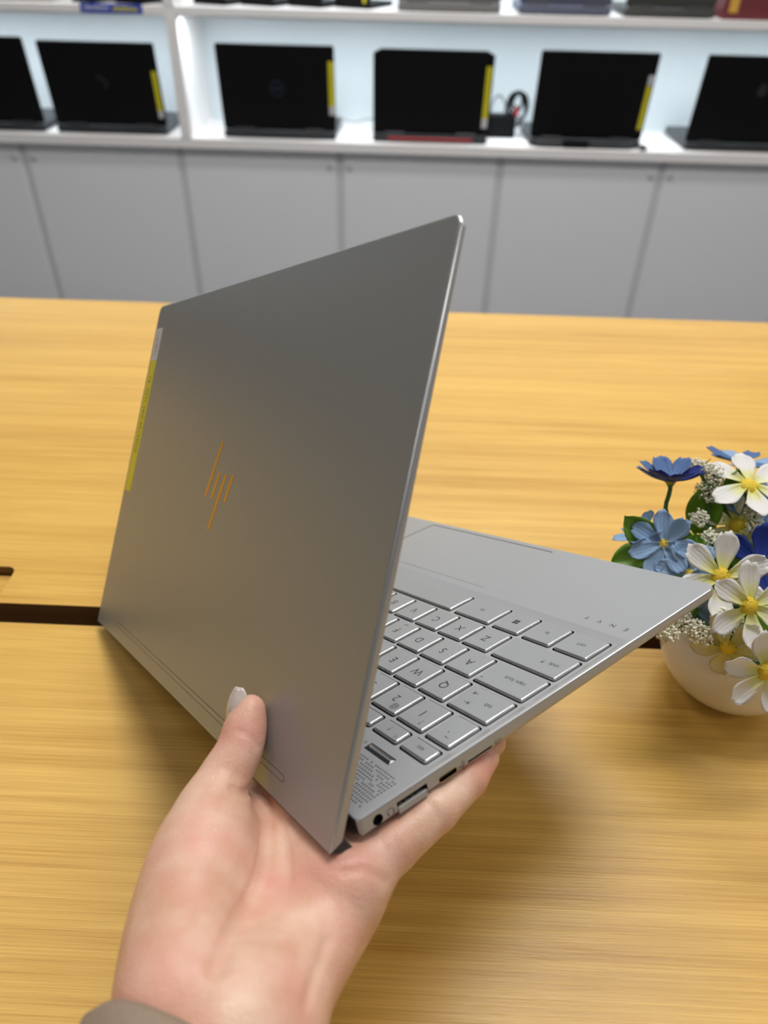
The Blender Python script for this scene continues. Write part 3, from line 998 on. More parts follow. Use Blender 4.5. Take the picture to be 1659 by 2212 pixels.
for xx, ins in ((0.02, -.0), (0.02, .28), (3.0, .28), (3.0, 0)):
    rings.append([(xx, yy, zz) for yy, zz in rrect(158.65 + ins, -6.15 + ins, 167.35 - ins, -3.55 - ins, 1.25 - ins * .8, 4)])
loft(bm, rings, cap=False)
part('usb_c_shell', bm, M['chrome'], base, smooth=True)
# printed marks beside the ports, on the side wall
def side_mat(y, z, sc=1.0):
    # text x runs towards the front (-y), text y up; faces -x
    return Matrix(((0, 0, -1, -0.02), (-sc, 0, 0, y), (0, sc, 0, z), (0, 0, 0, 1)))
bm = bmesh.new()
add_text(bm, 'SD', 3.0, side_mat(138.9, -4.9), .02)
part('port_mark', bm, M['ink'], base)
def strokes(pts_list, m, w=.2):
    bm = bmesh.new()
    for a, b in pts_list:
        dx, dy = b[0] - a[0], b[1] - a[1]
        L = math.hypot(dx, dy)
        ux, uy = dx / L * w / 2, dy / L * w / 2
        bm.faces.new([bm.verts.new(m @ Vector((p[0] - s * uy, p[1] + s * ux, 0))) for p, s in ((a, 1), (b, 1), (b, -1), (a, -1))])
    return bm
part('port_mark', strokes([((-1.6, 0), (1.7, 0)), ((1.7, 0), (1.2, .4)), ((1.7, 0), (1.2, -.4)), ((-.7, 0), (0, .8)), ((0, .8), (.8, .8)), ((-.1, 0), (.5, -.8)), ((.5, -.8), (1.2, -.8)), ((-1.9, 0), (-1.4, .3)), ((-1.9, 0), (-1.4, -.3)),
              ((.3, 2.2), (-.4, 1.6)), ((-.4, 1.6), (.4, 1.7)), ((.4, 1.7), (-.3, 1.1))],
     side_mat(156.0, -4.9) @ Matrix.Rotation(math.radians(90), 4, 'Z')), M['ink'], base)
arc = [(1.35 * math.cos(math.radians(a)), 1.35 * math.sin(math.radians(a))) for a in range(-60, 241, 20)]
part('port_mark', strokes(list(zip(arc, arc[1:])) + [((-1.3, -.9), (-1.3, .1)), ((1.3, -.9), (1.3, .1)), ((-1.1, -.9), (-1.1, .1)), ((1.1, -.9), (1.1, .1)), ((1.2, -1.0), (.2, -1.5))], side_mat(188.1, -4.3), .24), M['ink'], base)

# ---- lid ---------------------------------------------------------------
PHI = 2.0751298
LIDH = 209.5
ev = Vector((0, math.cos(PHI), math.sin(PHI)))       # up the lid
nv = Vector((0, math.sin(PHI), -math.cos(PHI)))      # out of the lid's back
LO = Vector((0, 212.75, -5.69))
ML = Matrix(((1, ev.x, nv.x, LO.x), (0, ev.y, nv.y, LO.y), (0, ev.z, nv.z, LO.z), (0, 0, 0, 1)))
def lidpart(name, bm, mat, parent, label=None, smooth=False):
    bmesh.ops.transform(bm, matrix=ML, verts=bm.verts[:])
    return part(name, bm, mat, parent, label, smooth)
thick = lambda v: 3.9 - 1.35 * v / LIDH
bm = bmesh.new()
def lring(ins, wf):
    pts = rrect(ins, 0 + ins * .4, LW - ins, LIDH - ins, [max(q - ins, .2) for q in (1.0, 1.0, 5.0, 5.0)], 6)
    out = []
    for x, v in pts:
        w = wf(v)
        sh_ = 4.5 * (-w / 3.9) * max(0.0, 1 - v / 8.0)     # slanted cut along the hinge edge
        out.append((x, v + sh_, w))
    return out
loft(bm, [lring(.35, lambda v: -thick(v)), lring(0.0, lambda v: -thick(v) + .35), lring(0.0, lambda v: -.95), lring(.12, lambda v: -.5), lring(.42, lambda v: -.14), lring(.95, lambda v: 0.0), lring(1.3, lambda v: 0.0)])
bm.faces.ensure_lookup_table()
bm.normal_update()
for f in bm.faces:
    c = f.calc_center_median()
    if abs(f.normal.z) < 0.2:
        f.material_index = 1
    elif -0.96 < c.z < -0.02 and abs(f.normal.z) < 0.95 and len(f.verts) == 4:
        f.material_index = 2
lid = lidpart('lid', bm, [M['alu_lid'], M['alu'], M['alu_highlight']], lap, "satin silver lid leaning back over the keyboard", smooth=True)
# dark end wedge of the hinge
bm = bmesh.new()
tri = [(0.05, -.15), (4.5, -3.95), (3.3, -6.6), (0.3, -10.9), (-.4, -10.9)]
loft(bm, [[(x, v, w) for v, w in tri] for x in (1.2, LW - 1.2)])
lidpart('hinge_cover', bm, M['rubber'], lap, "dark rubbery wedge along the hinge edge")
bm = bmesh.new()
tube(bm, [(40, 204.2, -2.6), (266, 204.2, -2.6)], 2.3, 12)
part('hinge_barrel', bm, M['black2'], lap, smooth=True)
# screen side
bm = bmesh.new()
loft(bm, [[(x, v, -thick(v) - .05 + dz) for x, v in rrect(1.2, 8.5, LW - 1.2, LIDH - 1.2, 3, 4)] for dz in (0.2, -.10)])
bz = lidpart('screen_bezel', bm, M['black'], lid)
bm = bmesh.new()
loft(bm, [[(x, v, -thick(v) - .16 + dz) for x, v in rrect(5.5, 24, LW - 5.5, LIDH - 7.5, .5, 2)] for dz in (0.1, -.06)])
lidpart('display_panel', bm, M['screen'], lid)
# logo: four slanted gold bars
def bar(xt, vt, xb, vb, w=2.9):
    bm = bmesh.new()
    pts = [(xt - w / 2, vt), (xt + w / 2, vt), (xb + w / 2, vb), (xb - w / 2, vb)]
    loft(bm, [[(x, v, z) for x, v in pts] for z in (-.3, .06)])
    lidpart('logo_bar', bm, M['gold'], lid)
bar(156.4, 127.2, 164.9, 99.2)
bar(152.6, 112.0, 156.6, 99.0)
bar(144.4, 112.0, 153.0, 84.0)
bar(136.2, 112.0, 140.1, 99.0)
# rubber foot strip near the hinge
bm = bmesh.new()
loft(bm, [[(x, v, z) for x, v in rrect(37.2, 7.7, 266.0, 10.4, 1.2, 4)] for z in (-.2, .012)])
lidpart('foot_strip_groove', bm, M['dark_hole'], lid)
bm = bmesh.new()
loft(bm, [[(x, v, z) for x, v in rrect(37.5, 7.95, 265.7, 10.15, 1.0, 4)] for z in (-.2, .05)])
lidpart('foot_strip', bm, M['foot_strip'] if 'foot_strip' in M else M['alu_lid'], lid, "thin inlaid foot strip near the hinge")
# sticker: white end and yellow strip with faint print
bm = bmesh.new()
box(bm, (291.4, 173.2, .02), (303.2, 194.2, .10))
st = lidpart('sticker', bm, M['white_tape'], lid, "white end of the sticker with small black print")
bm = bmesh.new()
vert = lambda x, v, z: Matrix.Translation((x, v, z)) @ Matrix(((0, -1, 0, 0), (-1, 0, 0, 0), (0, 0, 1, 0), (0, 0, 0, 1)))
bm2 = bmesh.new()
add_text(bm2, '1-1NE71', 4.6, vert(297.2, 184.0, .13))
bmesh.ops.transform(bm2, matrix=ML, verts=bm2.verts[:])
part('sticker_print', bm2, M['inkblk'], lid)
box(bm, (291.4, 88.0, .02), (303.2, 173.2, .10))
st2 = lidpart('sticker', bm, M['yellow'], lid, "yellow spec sticker along the lid edge")
bm2 = bmesh.new()
add_text(bm2, '13  AN1 1BG 0512SDG', 5.2, vert(297.2, 138.0, .13))
bmesh.ops.transform(bm2, matrix=ML, verts=bm2.verts[:])
part('sticker_print', bm2, M['olive_print'] if 'olive_print' in M else M['ink'], lid)

# =================================================================== THE HAND
# bones in the laptop's frame, millimetres: (x, y, z, radius)
HAND = {'fingers': [[(3, 208, -22, 10), (1.5, 190, -18.5, 8.6), (1.5, 170, -16, 7.7), (4.5, 152, -15.2, 7.0), (7.5, 141, -14, 5.6)],
             [(21, 205, -22, 10.3), (18, 180, -17, 8.4), (17, 160, -16.5, 8.0), (14.5, 142, -16, 7.2), (13, 133, -14.2, 6.0)],
             [(40, 205, -22, 10.3), (38, 178, -17, 8.6), (36, 153, -17, 8.4), (34, 130, -16.5, 7.8), (33, 113, -14.5, 6.5)],
             [(59, 206, -21, 10), (59, 180, -17, 8.6), (57, 158, -16.5, 8.2), (54, 137, -16, 7.5), (53, 122, -14, 6.3)]],
 'grooves': [([(41.4, 225.2, 6.6), (41.0, 223.3, 4.3), (42.6, 221.0, 1.8), (58.9, 214.2, -8.5)], 1.6, 1.6),
             ([(57.5, 214.0, -8.3), (48.6, 213.8, -8.6), (39.6, 216.5, -9.6), (31.2, 221.5, -10.1), (21.6, 227.8, -10.7), (14.2, 233.1, -10.7),
               (8.0, 239.0, -9.6), (0.6, 245.9, -6.7), (-9.4, 252.6, -2.9), (-16.2, 257.6, -1.7)],
              2.4, 2.6),
             ([(37.3, 214.2, -9.4), (28.1, 216.9, -10.4), (18.2, 220.6, -11.7), (8.8, 225.4, -12.7)], 1.5, 1.0),
             ([(53.1, 214.6, 19.8), (51.3, 212.6, 18.4), (49.8, 210.8, 15.3), (49.4, 210.1, 12.0)], 1.0, 0.5),
             ([(-14.8, 226.3, -18.5), (-19.4, 231.7, -18.9), (-25.2, 237.5, -17.9), (-29.9, 241.4, -17.3)], 1.8, 0.8),
             ([(-3.7, 211.6, -10.6), (-6.6, 205.0, -12.5), (-8.9, 200.1, -19.4)], 1.6, 0.5),
             ([(-2.2, 173.9, -9.4), (-4.3, 173.9, -10.9), (-5.8, 173.7, -13.3)], 1.1, 0.35), ([(-1.2, 159.2, -9.7), (-2.6, 159.0, -11.1)], 1.0, 0.3),
             ([(-3.0, 190.8, -10.8), (-6.3, 191.0, -14.2), (-7.5, 191.1, -18.6)], 1.4, 0.3),
             ([(-2.3, 240.8, -10.4), (-17.0, 241.6, -9.2), (-26.3, 241.6, -13.4)], 5, 0.3)],
 'kp': 12.0,
 'kt': 4.5,
 'palm': [[(3, 208, -22, 10.3), (2.3, 215.3, -29.2, 12.5), (-5.9, 229.6, -28.3, 13), (-13.6, 244.8, -27.9, 14), (-21.1, 255.1, -28.5, 16)],
          [(21, 206, -23, 11), (12.4, 223.1, -27.6, 13.5), (2.5, 241.3, -27.9, 15), (-14.3, 258.2, -25.0, 18)],
          [(41, 206, -23.5, 11), (30.8, 229.1, -23.7, 13), (16.0, 249.8, -25.0, 15)],
          [(60, 207, -22, 10.5), (49.0, 230.7, -19.7, 12), (31.5, 249.1, -21.4, 14)],
          [(3, 208, -22, 10.3), (21, 206, -23, 11), (41, 206, -23.5, 11), (60, 207, -22, 10.5)],
          [(-12.2, 264.6, -23.0, 20), (-21.3, 283.7, -32.8, 22), (-31.7, 304.0, -38.4, 25)],
          [(-16.9, 257.1, -27.1, 17), (-25.8, 279.1, -37.7, 21), (-35.3, 301.1, -43.7, 25)]],
 'thenar': [(47.7, 233.4, -3.7, 13.5), (39.4, 240.8, -8.8, 18.2), (27.8, 249.9, -12.3, 19.5), (12.6, 260.1, -14.0, 18.8), (-3.6, 268.3, -15.2, 18.5)],
 'thumb': [(60.4, 205.6, 20.9, 5.6), (59.2, 209.9, 15.7, 8.0), (56.4, 215.6, 9.9, 8.6), (53.8, 224.9, 3.9, 9.6), (49.5, 232.5, -0.6, 10.5)]}
NAIL = ((60.6, 214.0, 18.6), (64.0, 206.4, 29.9), 28.0)
CUFF = ((-14.4, 273.8, -31.0), (-25.8, 291.9, -35.5), 33.0)

def _seg(P, a, b):
    a = np.asarray(a, float)
    b = np.asarray(b, float)
    ab = b[:3] - a[:3]
    h = np.clip(((P - a[:3]) @ ab) / (ab @ ab), 0, 1)
    return np.linalg.norm(P - a[:3] - h[..., None] * ab, axis=-1) - (a[3] + (b[3] - a[3]) * h)

def _smin(a, b, k):
    h = np.maximum(k - np.abs(a - b), 0) / k
    return np.minimum(a, b) - h * h * k * .25

def _chain(P, c, k):
    d = _seg(P, c[0], c[1])
    for i in range(1, len(c) - 1):
        d = _smin(d, _seg(P, c[i], c[i + 1]), k)
    return d

def hand_sdf(P, grooves=True):
    palm = None
    for c in HAND['palm']:
        d = _chain(P, catm(c, 4), 1.0)
        palm = d if palm is None else _smin(palm, d, HAND['kp'])
    palm = _smin(palm, _chain(P, catm(HAND['thenar'], 5), 1.0), HAND['kt'])
    palm = _smin(palm, _chain(P, catm(HAND['thumb'], 4), .5), 5.0)
    fing = None
    for c in HAND['fingers']:
        d = _chain(P, c, 1.5)
        fing = d if fing is None else _smin(fing, d, 1.0)
    d = _smin(palm, fing, 6.0)
    if grooves:
        for line, w, dep in HAND['grooves']:
            g = None
            for a, b in zip(line, line[1:]):
                s = _seg(P, tuple(a) + (0,), tuple(b) + (0,))
                g = s if g is None else np.minimum(g, s)
            d = d + dep * np.exp(-(g / w) ** 2)
    return d

def surface_nets(lo, hi, h, fn):
    xs, ys, zs = (np.arange(lo[i], hi[i] + h, h) for i in range(3))
    G = np.stack(np.meshgrid(xs, ys, zs, indexing='ij'), -1)
    # coarse pass first, then only the cells near the skin
    D = np.full(G.shape[:3], 50.0)
    sub = G[::4, ::4, ::4]
    Dc = fn(sub.reshape(-1, 3)).reshape(sub.shape[:3])
    near = np.abs(Dc) < h * 4 * 2.2
    mask = np.repeat(np.repeat(np.repeat(near, 4, 0), 4, 1), 4, 2)[:D.shape[0], :D.shape[1], :D.shape[2]]
    for ax in range(3):     # grow by one coarse cell
        mask = mask | np.roll(mask, 4, ax) | np.roll(mask, -4, ax)
    sgn = np.repeat(np.repeat(np.repeat(Dc, 4, 0), 4, 1), 4, 2)[:D.shape[0], :D.shape[1], :D.shape[2]]
    D[:] = sgn
    D[mask] = fn(G[mask])
    s = D < 0
    nx, ny, nz = D.shape
    acc = np.zeros((nx - 1, ny - 1, nz - 1, 3))
    cnt = np.zeros((nx - 1, ny - 1, nz - 1))
    corners = [(i, j, k) for i in (0, 1) for j in (0, 1) for k in (0, 1)]
    def sl(c):
        return D[c[0]:nx - 1 + c[0], c[1]:ny - 1 + c[1], c[2]:nz - 1 + c[2]]
    for a in corners:
        for ax in range(3):
            if a[ax] == 0:
                b = tuple(a[i] + (i == ax) for i in range(3))
                da, db = sl(a), sl(b)
                cr = (da < 0) != (db < 0)
                t = np.where(cr, da / np.where(cr, da - db, 1), 0)
                p = np.zeros(t.shape + (3,))
                for i in range(3):
                    p[..., i] = a[i] + (t if i == ax else 0)
                acc += np.where(cr[..., None], p, 0)
                cnt += cr
    used = cnt > 0
    idx = -np.ones(used.shape, int)
    idx[used] = np.arange(used.sum())
    I = np.argwhere(used)
    V = np.array(lo) + (I + acc[used] / cnt[used][:, None]) * h
    quads = []
    for ax in range(3):
        u, v = (ax + 1) % 3, (ax + 2) % 3
        a = np.take(s, range(s.shape[ax] - 1), ax)
        b = np.take(s, range(1, s.shape[ax]), ax)
        E = np.argwhere(a != b)
        ins = a[tuple(E.T)]
        for e, inside in zip(E, ins):
            if e[u] < 1 or e[v] < 1 or e[u] >= used.shape[u] or e[v] >= used.shape[v]:
                continue
            q = []
            for du, dv in ((0, 0), (-1, 0), (-1, -1), (0, -1)):
                c = e.copy()
                c[u] += du
                c[v] += dv
                q.append(idx[tuple(c)])
            if min(q) < 0:
                continue
            quads.append(q if inside else q[::-1])
    return V, quads

def build_hand():
    V, Q = surface_nets((-66, 112, -76), (88, 304, 36), 2.2, lambda P: hand_sdf(P, False))
    bm = bmesh.new()
    vs = [bm.verts.new(v) for v in V]
    for q in Q:
        try:
            bm.faces.new([vs[i] for i in q])
        except ValueError:
            pass
    # cut the forearm off cleanly where the sleeve covers it, keep the largest piece closed
    bmesh.ops.subdivide_edges(bm, edges=bm.edges[:], cuts=1, use_grid_fill=True)
    bm.verts.ensure_lookup_table()
    P = np.array([v.co[:] for v in bm.verts])
    inner = (P[:, 0] > -62) & (P[:, 1] < 300)
    for it in range(3):
        d = hand_sdf(P)
        g = np.stack([hand_sdf(P + np.eye(3)[i] * .25) - hand_sdf(P - np.eye(3)[i] * .25) for i in range(3)], -1) / .5
        n2 = np.maximum((g * g).sum(-1), .2)
        step = np.clip(d / n2, -1.2, 1.2)
        P = P - np.where(inner, step * .9, 0)[:, None] * g
    W = np.array(T_LAP)
    Pw = (P * .001) @ W[:3, :3].T + W[:3, 3]
    for v, p in zip(bm.verts, Pw):
        v.co = p
    return bm

hand_root_loc = T_LAP @ Vector((-0.02, 0.255, -0.03))
bm = build_hand()
bmesh.ops.translate(bm, verts=bm.verts[:], vec=-hand_root_loc)

def skin_mat():
    m, n, l, b = mat_new('skin')
    tc = n.new("ShaderNodeTexCoord")
    def noise(scale, detail, seed):
        mp = n.new("ShaderNodeMapping")
        mp.inputs["Location"].default_value = (seed, seed, seed)
        l.new(tc.outputs["Object"], mp.inputs["Vector"])
        t = n.new("ShaderNodeTexNoise")
        t.inputs["Scale"].default_value = scale
        t.inputs["Detail"].default_value = detail
        l.new(mp.outputs["Vector"], t.inputs["Vector"])
        return t.outputs["Fac"]
    def ramp(fac, p0, c0, p1, c1):
        r = n.new("ShaderNodeValToRGB")
        r.color_ramp.elements[0].position = p0
        r.color_ramp.elements[0].color = c0 + (1,)
        r.color_ramp.elements[1].position = p1
        r.color_ramp.elements[1].color = c1 + (1,)
        l.new(fac, r.inputs["Fac"])
        return r.outputs["Color"]
    base = ramp(noise(55, 4, 0.3), 0.36, (0.65, 0.365, 0.25), 0.62, (0.77, 0.52, 0.39))
    pink = ramp(noise(38, 3, 4.1), 0.44, (0, 0, 0), 0.72, (.75, .75, .75))
    mx = n.new("ShaderNodeMix")
    mx.data_type = 'RGBA'
    l.new(pink, mx.inputs["Factor"])
    l.new(base, mx.inputs["A"])
    mx.inputs["B"].default_value = (0.72, 0.33, 0.265, 1)
    l.new(mx.outputs["Result"], b.inputs["Base Color"])
    b.inputs["Roughness"].default_value = 0.42
    b.inputs["Specular IOR Level"].default_value = 0.45
    b.inputs["Subsurface Weight"].default_value = 0.35
    b.inputs["Subsurface Radius"].default_value = (0.0040, 0.0016, 0.0010)
    b.inputs["Subsurface Scale"].default_value = 0.8
    bp = n.new("ShaderNodeBump")
    bp.inputs["Strength"].default_value = 0.2
    bp.inputs["Distance"].default_value = 0.0005
    vo = n.new("ShaderNodeTexVoronoi")
    vo.inputs["Scale"].default_value = 900
    l.new(tc.outputs["Object"], vo.inputs["Vector"])
    ad = n.new("ShaderNodeMath")
    ad.operation = 'ADD'
    l.new(vo.outputs["Distance"], ad.inputs[0])
    l.new(noise(180, 4, 9.0), ad.inputs[1])
    l.new(ad.outputs[0], bp.inputs["Height"])
    l.new(bp.outputs["Normal"], b.inputs["Normal"])
    return m
M['skin'] = skin_mat()
person = tag(empty('person', hand_root_loc), 'left hand with long pale thumbnail and taupe sleeve, holding up the silver laptop', 'person')
hand = obj_from_bm('hand', bm, M['skin'], person, smooth='all')
hand["label"] = "bare left hand, palm up, thumb on the lid"

# thumbnail: long curved plate on the outer side of the thumb
def lap_to_hand(p):
    return (T_LAP @ (Vector(p) * .001)) - hand_root_loc
nb, ne = Vector(NAIL[0]), Vector(NAIL[1])
ax = (ne - nb).normalized()
out_n = (nv - ax * nv.dot(ax)).normalized()
out_n = (Matrix.Rotation(math.radians(NAIL[2]), 3, ax) @ out_n).normalized()
side = ax.cross(out_n).normalized()
bm = bmesh.new()
rows = []
NL, NW = (ne - nb).length, 5.0
for thk in (0.0, -0.6):
    grid = []
    for i in range(11):
        u = i / 10
        w = NW * (1.0 if u < .45 else max(.34, 1 - ((u - .45) / .55) ** 2.4 * .66))
        rowp = []
        for j in range(9):
            s = (j / 8 - .5) * 2
            c = nb + ax * (NL * u) + out_n * (1.3 * math.sin(math.pi * min(1, u * 1.05)) + thk - 2.6 * (s * w / NW) ** 2) + side * (s * w)
            rowp.append(bm.verts.new(lap_to_hand(c)))
        grid.append(rowp)
    rows.append(grid)
for g in rows:
    for i in range(10):
        for j in range(8):
            bm.faces.new((g[i][j], g[i + 1][j], g[i + 1][j + 1], g[i][j + 1]))
a, b_ = rows
for i in range(10):
    for j in (0, 8):
        bm.faces.new((a[i][j], a[i + 1][j], b_[i + 1][j], b_[i][j]))
for j in range(8):
    for i in (0, 10):
        bm.faces.new((a[i][j], a[i][j + 1], b_[i][j + 1], b_[i][j]))
obj_from_bm('thumbnail', bm, M['clear_nail'], person, smooth='all')["label"] = "long pale glittery thumbnail"

# sleeve cuff around the forearm
bm = bmesh.new()
fa0, fa1 = Vector(CUFF[0]), Vector(CUFF[1])
axs = (fa1 - fa0).normalized()
s1 = axs.cross(Vector((0, 0, 1))).normalized()
s2 = axs.cross(s1).normalized()
prof = [(-0.0, 0.80), (-2.5, .92), (-3.0, 1.0), (0.0, 1.06), (6.0, 1.05), (20.0, 1.04), (45.0, 1.10), (80.0, 1.16), (140.0, 1.24), (200.0, 1.30), (260.0, 1.36), (268.0, 1.28), (271.0, 0.9), (272.0, 0.02)]
rings = []
for t_, k in [(6.0, .86)] + prof:
    ring = []
    for i in range(48):
        a = 2 * math.pi * i / 48
        rad = k * CUFF[2] * (1 + .03 * math.sin(3 * a + t_ * .1) + .012 * math.sin(7 * a + t_ * .2))
        ring.append(lap_to_hand(fa0 + axs * t_ + (s1 * math.cos(a) + s2 * math.sin(a)) * rad))
    rings.append(ring)
loft(bm, rings, cap=False)
obj_from_bm('sleeve', bm, M['sleeve'], person, smooth='all')["label"] = "taupe knitted sleeve cuff"

# =================================================================== FLOWER POT
POT = Vector((0.2054, 0.3090, 0.75))
PR = 0.0445
pot = tag(empty('flower_pot', POT), 'white round pot of artificial blue and white flowers on the table', 'flower pot')
bm = bmesh.new()
zc = PR * 0.9
prof = [(0.0001, 0.0), (PR * .40, 0.0), (PR * .47, 0.0008)]
for i in range(1, 19):
    a = math.radians(-58 + i * 5.6)
    prof.append((PR * math.cos(a), zc + PR * math.sin(a)))
rt, zt = prof[-1]
prof += [(rt - .0005, zt + .0012), (rt - .0018, zt + .0015), (rt - .003, zt + .0005), (rt - .0035, zt - .006), (rt - .006, zt - .016)]
lathe(bm, prof, 64)
obj_from_bm('pot', bm, M['ceramic'], pot, smooth='all')["label"] = "plain white ceramic bowl"
bm = bmesh.new()
lathe(bm, [(0.0001, zt + 0.004), (0.02, zt + 0.002), (rt - .004, zt - .008), (rt - .006, zt - .012)], 32)
obj_from_bm('moss', bm, M['foam'], pot, smooth='all')

def petal_mat(name, tip, base, k0, k1, rough=0.6):
    """petal cloth: colour runs from the flower's heart (base) to the tip along the petal"""
    m, n, l, b = mat_new(name)
    tc = n.new("ShaderNodeTexCoord")
    sp = n.new("ShaderNodeSeparateXYZ")
    l.new(tc.outputs["Object"], sp.inputs[0])
    nt = n.new("ShaderNodeTexNoise")
    nt.inputs["Scale"].default_value = 260
    l.new(tc.outputs["Object"], nt.inputs["Vector"])
    ma = n.new("ShaderNodeMath")
    ma.operation = 'MULTIPLY_ADD'
    ma.inputs[1].default_value = 0.006
    l.new(nt.outputs["Fac"], ma.inputs[0])
    l.new(sp.outputs["Y"], ma.inputs[2])
    mr = n.new("ShaderNodeMapRange")
    mr.inputs["From Min"].default_value = k0
    mr.inputs["From Max"].default_value = k1
    l.new(ma.outputs[0], mr.inputs["Value"])
    mx = n.new("ShaderNodeMix")
    mx.data_type = 'RGBA'
    mx.inputs["A"].default_value = base + (1,)
    mx.inputs["B"].default_value = tip + (1,)
    l.new(mr.outputs["Result"], mx.inputs["Factor"])
    l.new(mx.outputs["Result"], b.inputs["Base Color"])
    b.inputs["Roughness"].default_value = rough
    b.inputs["Specular IOR Level"].default_value = 0.2
    b.inputs["Sheen Weight"].default_value = 0.15
    wv = n.new("ShaderNodeTexWave")
    wv.inputs["Scale"].default_value = 160
    wv.inputs["Distortion"].default_value = 3
    l.new(tc.outputs["Object"], wv.inputs["Vector"])
    bp = n.new("ShaderNodeBump")
    bp.inputs["Strength"].default_value = 0.3
    bp.inputs["Distance"].default_value = 0.0004
    l.new(wv.outputs["Fac"], bp.inputs["Height"])
    l.new(bp.outputs["Normal"], b.inputs["Normal"])
    # petals are thin cloth: some light passes
    tr = n.new("ShaderNodeBsdfTranslucent")
    l.new(mx.outputs["Result"], tr.inputs["Color"])
    ms = n.new("ShaderNodeMixShader")
    ms.inputs[0].default_value = 0.25
    out = n["Material Output"]
    l.new(b.outputs[0], ms.inputs[1])
    l.new(tr.outputs[0], ms.inputs[2])
    l.new(ms.outputs[0], out.inputs["Surface"])
    return m
M['p_white'] = petal_mat('white_petal', (0.86, 0.85, 0.83), (0.80, 0.78, 0.12), 0.005, 0.0155)
M['p_pale'] = petal_mat('pale_yellow_petal', (0.80, 0.78, 0.60), (0.66, 0.60, 0.08), 0.004, 0.018)
M['p_sky'] = petal_mat('sky_blue_petal', (0.33, 0.50, 0.74), (0.42, 0.60, 0.82), 0.002, 0.010)
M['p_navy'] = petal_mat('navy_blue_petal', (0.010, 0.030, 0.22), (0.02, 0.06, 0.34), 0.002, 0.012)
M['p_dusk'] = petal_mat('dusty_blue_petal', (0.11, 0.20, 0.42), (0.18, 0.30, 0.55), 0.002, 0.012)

rnd = random.Random(5)
pcache = {}
def petal_mesh(L, W, cup, variant):
    key = (L, W, cup, variant)
    if key in pcache:
        return pcache[key]
    rr = random.Random(variant * 17 + 3)
    bm = bmesh.new()
    nu, nvv = 9, 6
    sheets = []
    ragged = [rr.uniform(-.06, .06) for _ in range(nvv + 1)]
    fold = rr.uniform(-.5, .5)
    for off in (0.00012, -0.00012):
        g = []
        for i in range(nu + 1):
            u = i / nu
            prof = (0.20 + 0.80 * math.sin(min(1, u * 1.18) * math.pi / 2) ** 1.3) * (1 - 0.42 * max(0, (u - .62) / .38) ** 2)
            rowp = []
            for j in range(nvv + 1):
                s = (j / nvv - .5) * 2
                x = s * W / 2 * prof
                y = L * (u * (1 + (ragged[j] if i == nu else ragged[j] * .5 * u * u) - .07 * (s * s) * u))
                z = cup * L * u * u * .5 - cup * .10 * L + .16 * W * (s * s) * (1 - .4 * u) + fold * .05 * W * math.sin(s * 3) * u + off
                z += .02 * L * math.sin(u * 5 + variant)
                rowp.append(bm.verts.new((x, y, z)))
            g.append(rowp)
        sheets.append(g)
    for g in sheets:
        for i in range(nu):
            for j in range(nvv):
                bm.faces.new((g[i][j], g[i][j + 1], g[i + 1][j + 1], g[i + 1][j]))
    a, b2 = sheets
    for i in range(nu):
        for j in (0, nvv):
            bm.faces.new((a[i][j], a[i + 1][j], b2[i + 1][j], b2[i][j]))
    for j in range(nvv):
        for i in (0, nu):
            bm.faces.new((a[i][j], a[i][j + 1], b2[i][j + 1], b2[i][j]))
    me = bpy.data.meshes.new('petal')
    bmesh.ops.recalc_face_normals(bm, faces=bm.faces[:])
    bm.to_mesh(me)
    bm.free()
    me.shade_smooth()
    pcache[key] = me
    return me

def frame_from(nrm, twist):
    z = Vector(nrm).normalized()
    x = z.cross(Vector((0.3, 0.2, 1)) if abs(z.z) < .9 else Vector((1, 0, 0))).normalized()
    y = z.cross(x)
    m = Matrix((x, y, z)).transposed().to_4x4()
    return m @ Matrix.Rotation(twist, 4, 'Z')

_pm = {}
def flower(kind, pos, nrm, size, n, cup, tilt, twist, label, mats=None):
    p = Vector(pos) - POT
    bm = bmesh.new()
    dr = size * (0.235 if kind in ('white', 'pale') else 0.17)
    lathe(bm, [(0.0001, dr * .55), (dr * .5, dr * .5), (dr * .88, dr * .28), (dr, 0.0), (dr * .8, -dr * .3), (dr * .4, -dr * .9), (0.0012, -dr * 1.6), (0.0001, -dr * 1.6)], 16)
    for f in bm.faces:
        f.material_index = 1 if f.calc_center_median().z < -dr * .2 else 0
    f = obj_from_bm('flower', bm, [M['disc'], M['stem']], pot, smooth='all')
    f["label"] = label
    f.matrix_local = Matrix.Translation(p) @ frame_from(nrm, twist)
    rr = random.Random(hash((round(pos[0] * 1e4), round(pos[1] * 1e4))) & 0xffff)
    for k in range(n):
        a = 2 * math.pi * k / n + rr.uniform(-.10, .10)
        mk = (mats[k % len(mats)] if mats else 'p_' + kind)
        L = size * (1 + rr.uniform(-.06, .06))
        base_me = petal_mesh(round(size, 4), round(size * PW, 4), cup, rr.randrange(4))
        kk = (base_me.name, mk)
        if kk not in _pm:
            me = base_me.copy()
            me.materials.append(M[mk])
            _pm[kk] = me
        o = obj_from_mesh('petal', _pm[kk], f)
        o.matrix_local = Matrix.Rotation(a, 4, 'Z') @ Matrix.Translation((0, dr * .35, -.0004 * (k % 2))) @ Matrix.Rotation(tilt + rr.uniform(-.14, .14), 4, 'X') @ Matrix.Rotation(rr.uniform(-.12, .12), 4, 'Y')
    # stem down into the moss
    z = Vector(nrm).normalized()
    s = p - z * dr * 1.5
    e = Vector((rr.uniform(-.016, .016), rr.uniform(-.016, .016), zt - .006))
    bm = bmesh.new()
    tube(bm, [s, s - z * .012 + Vector((0, 0, -.004)), s.lerp(e, .55) + Vector((0, 0, .004)), e], .0013, 7, 4)
    obj_from_bm('stem', bm, M['stem'], pot, smooth='all')
    return f
PW = 0.62
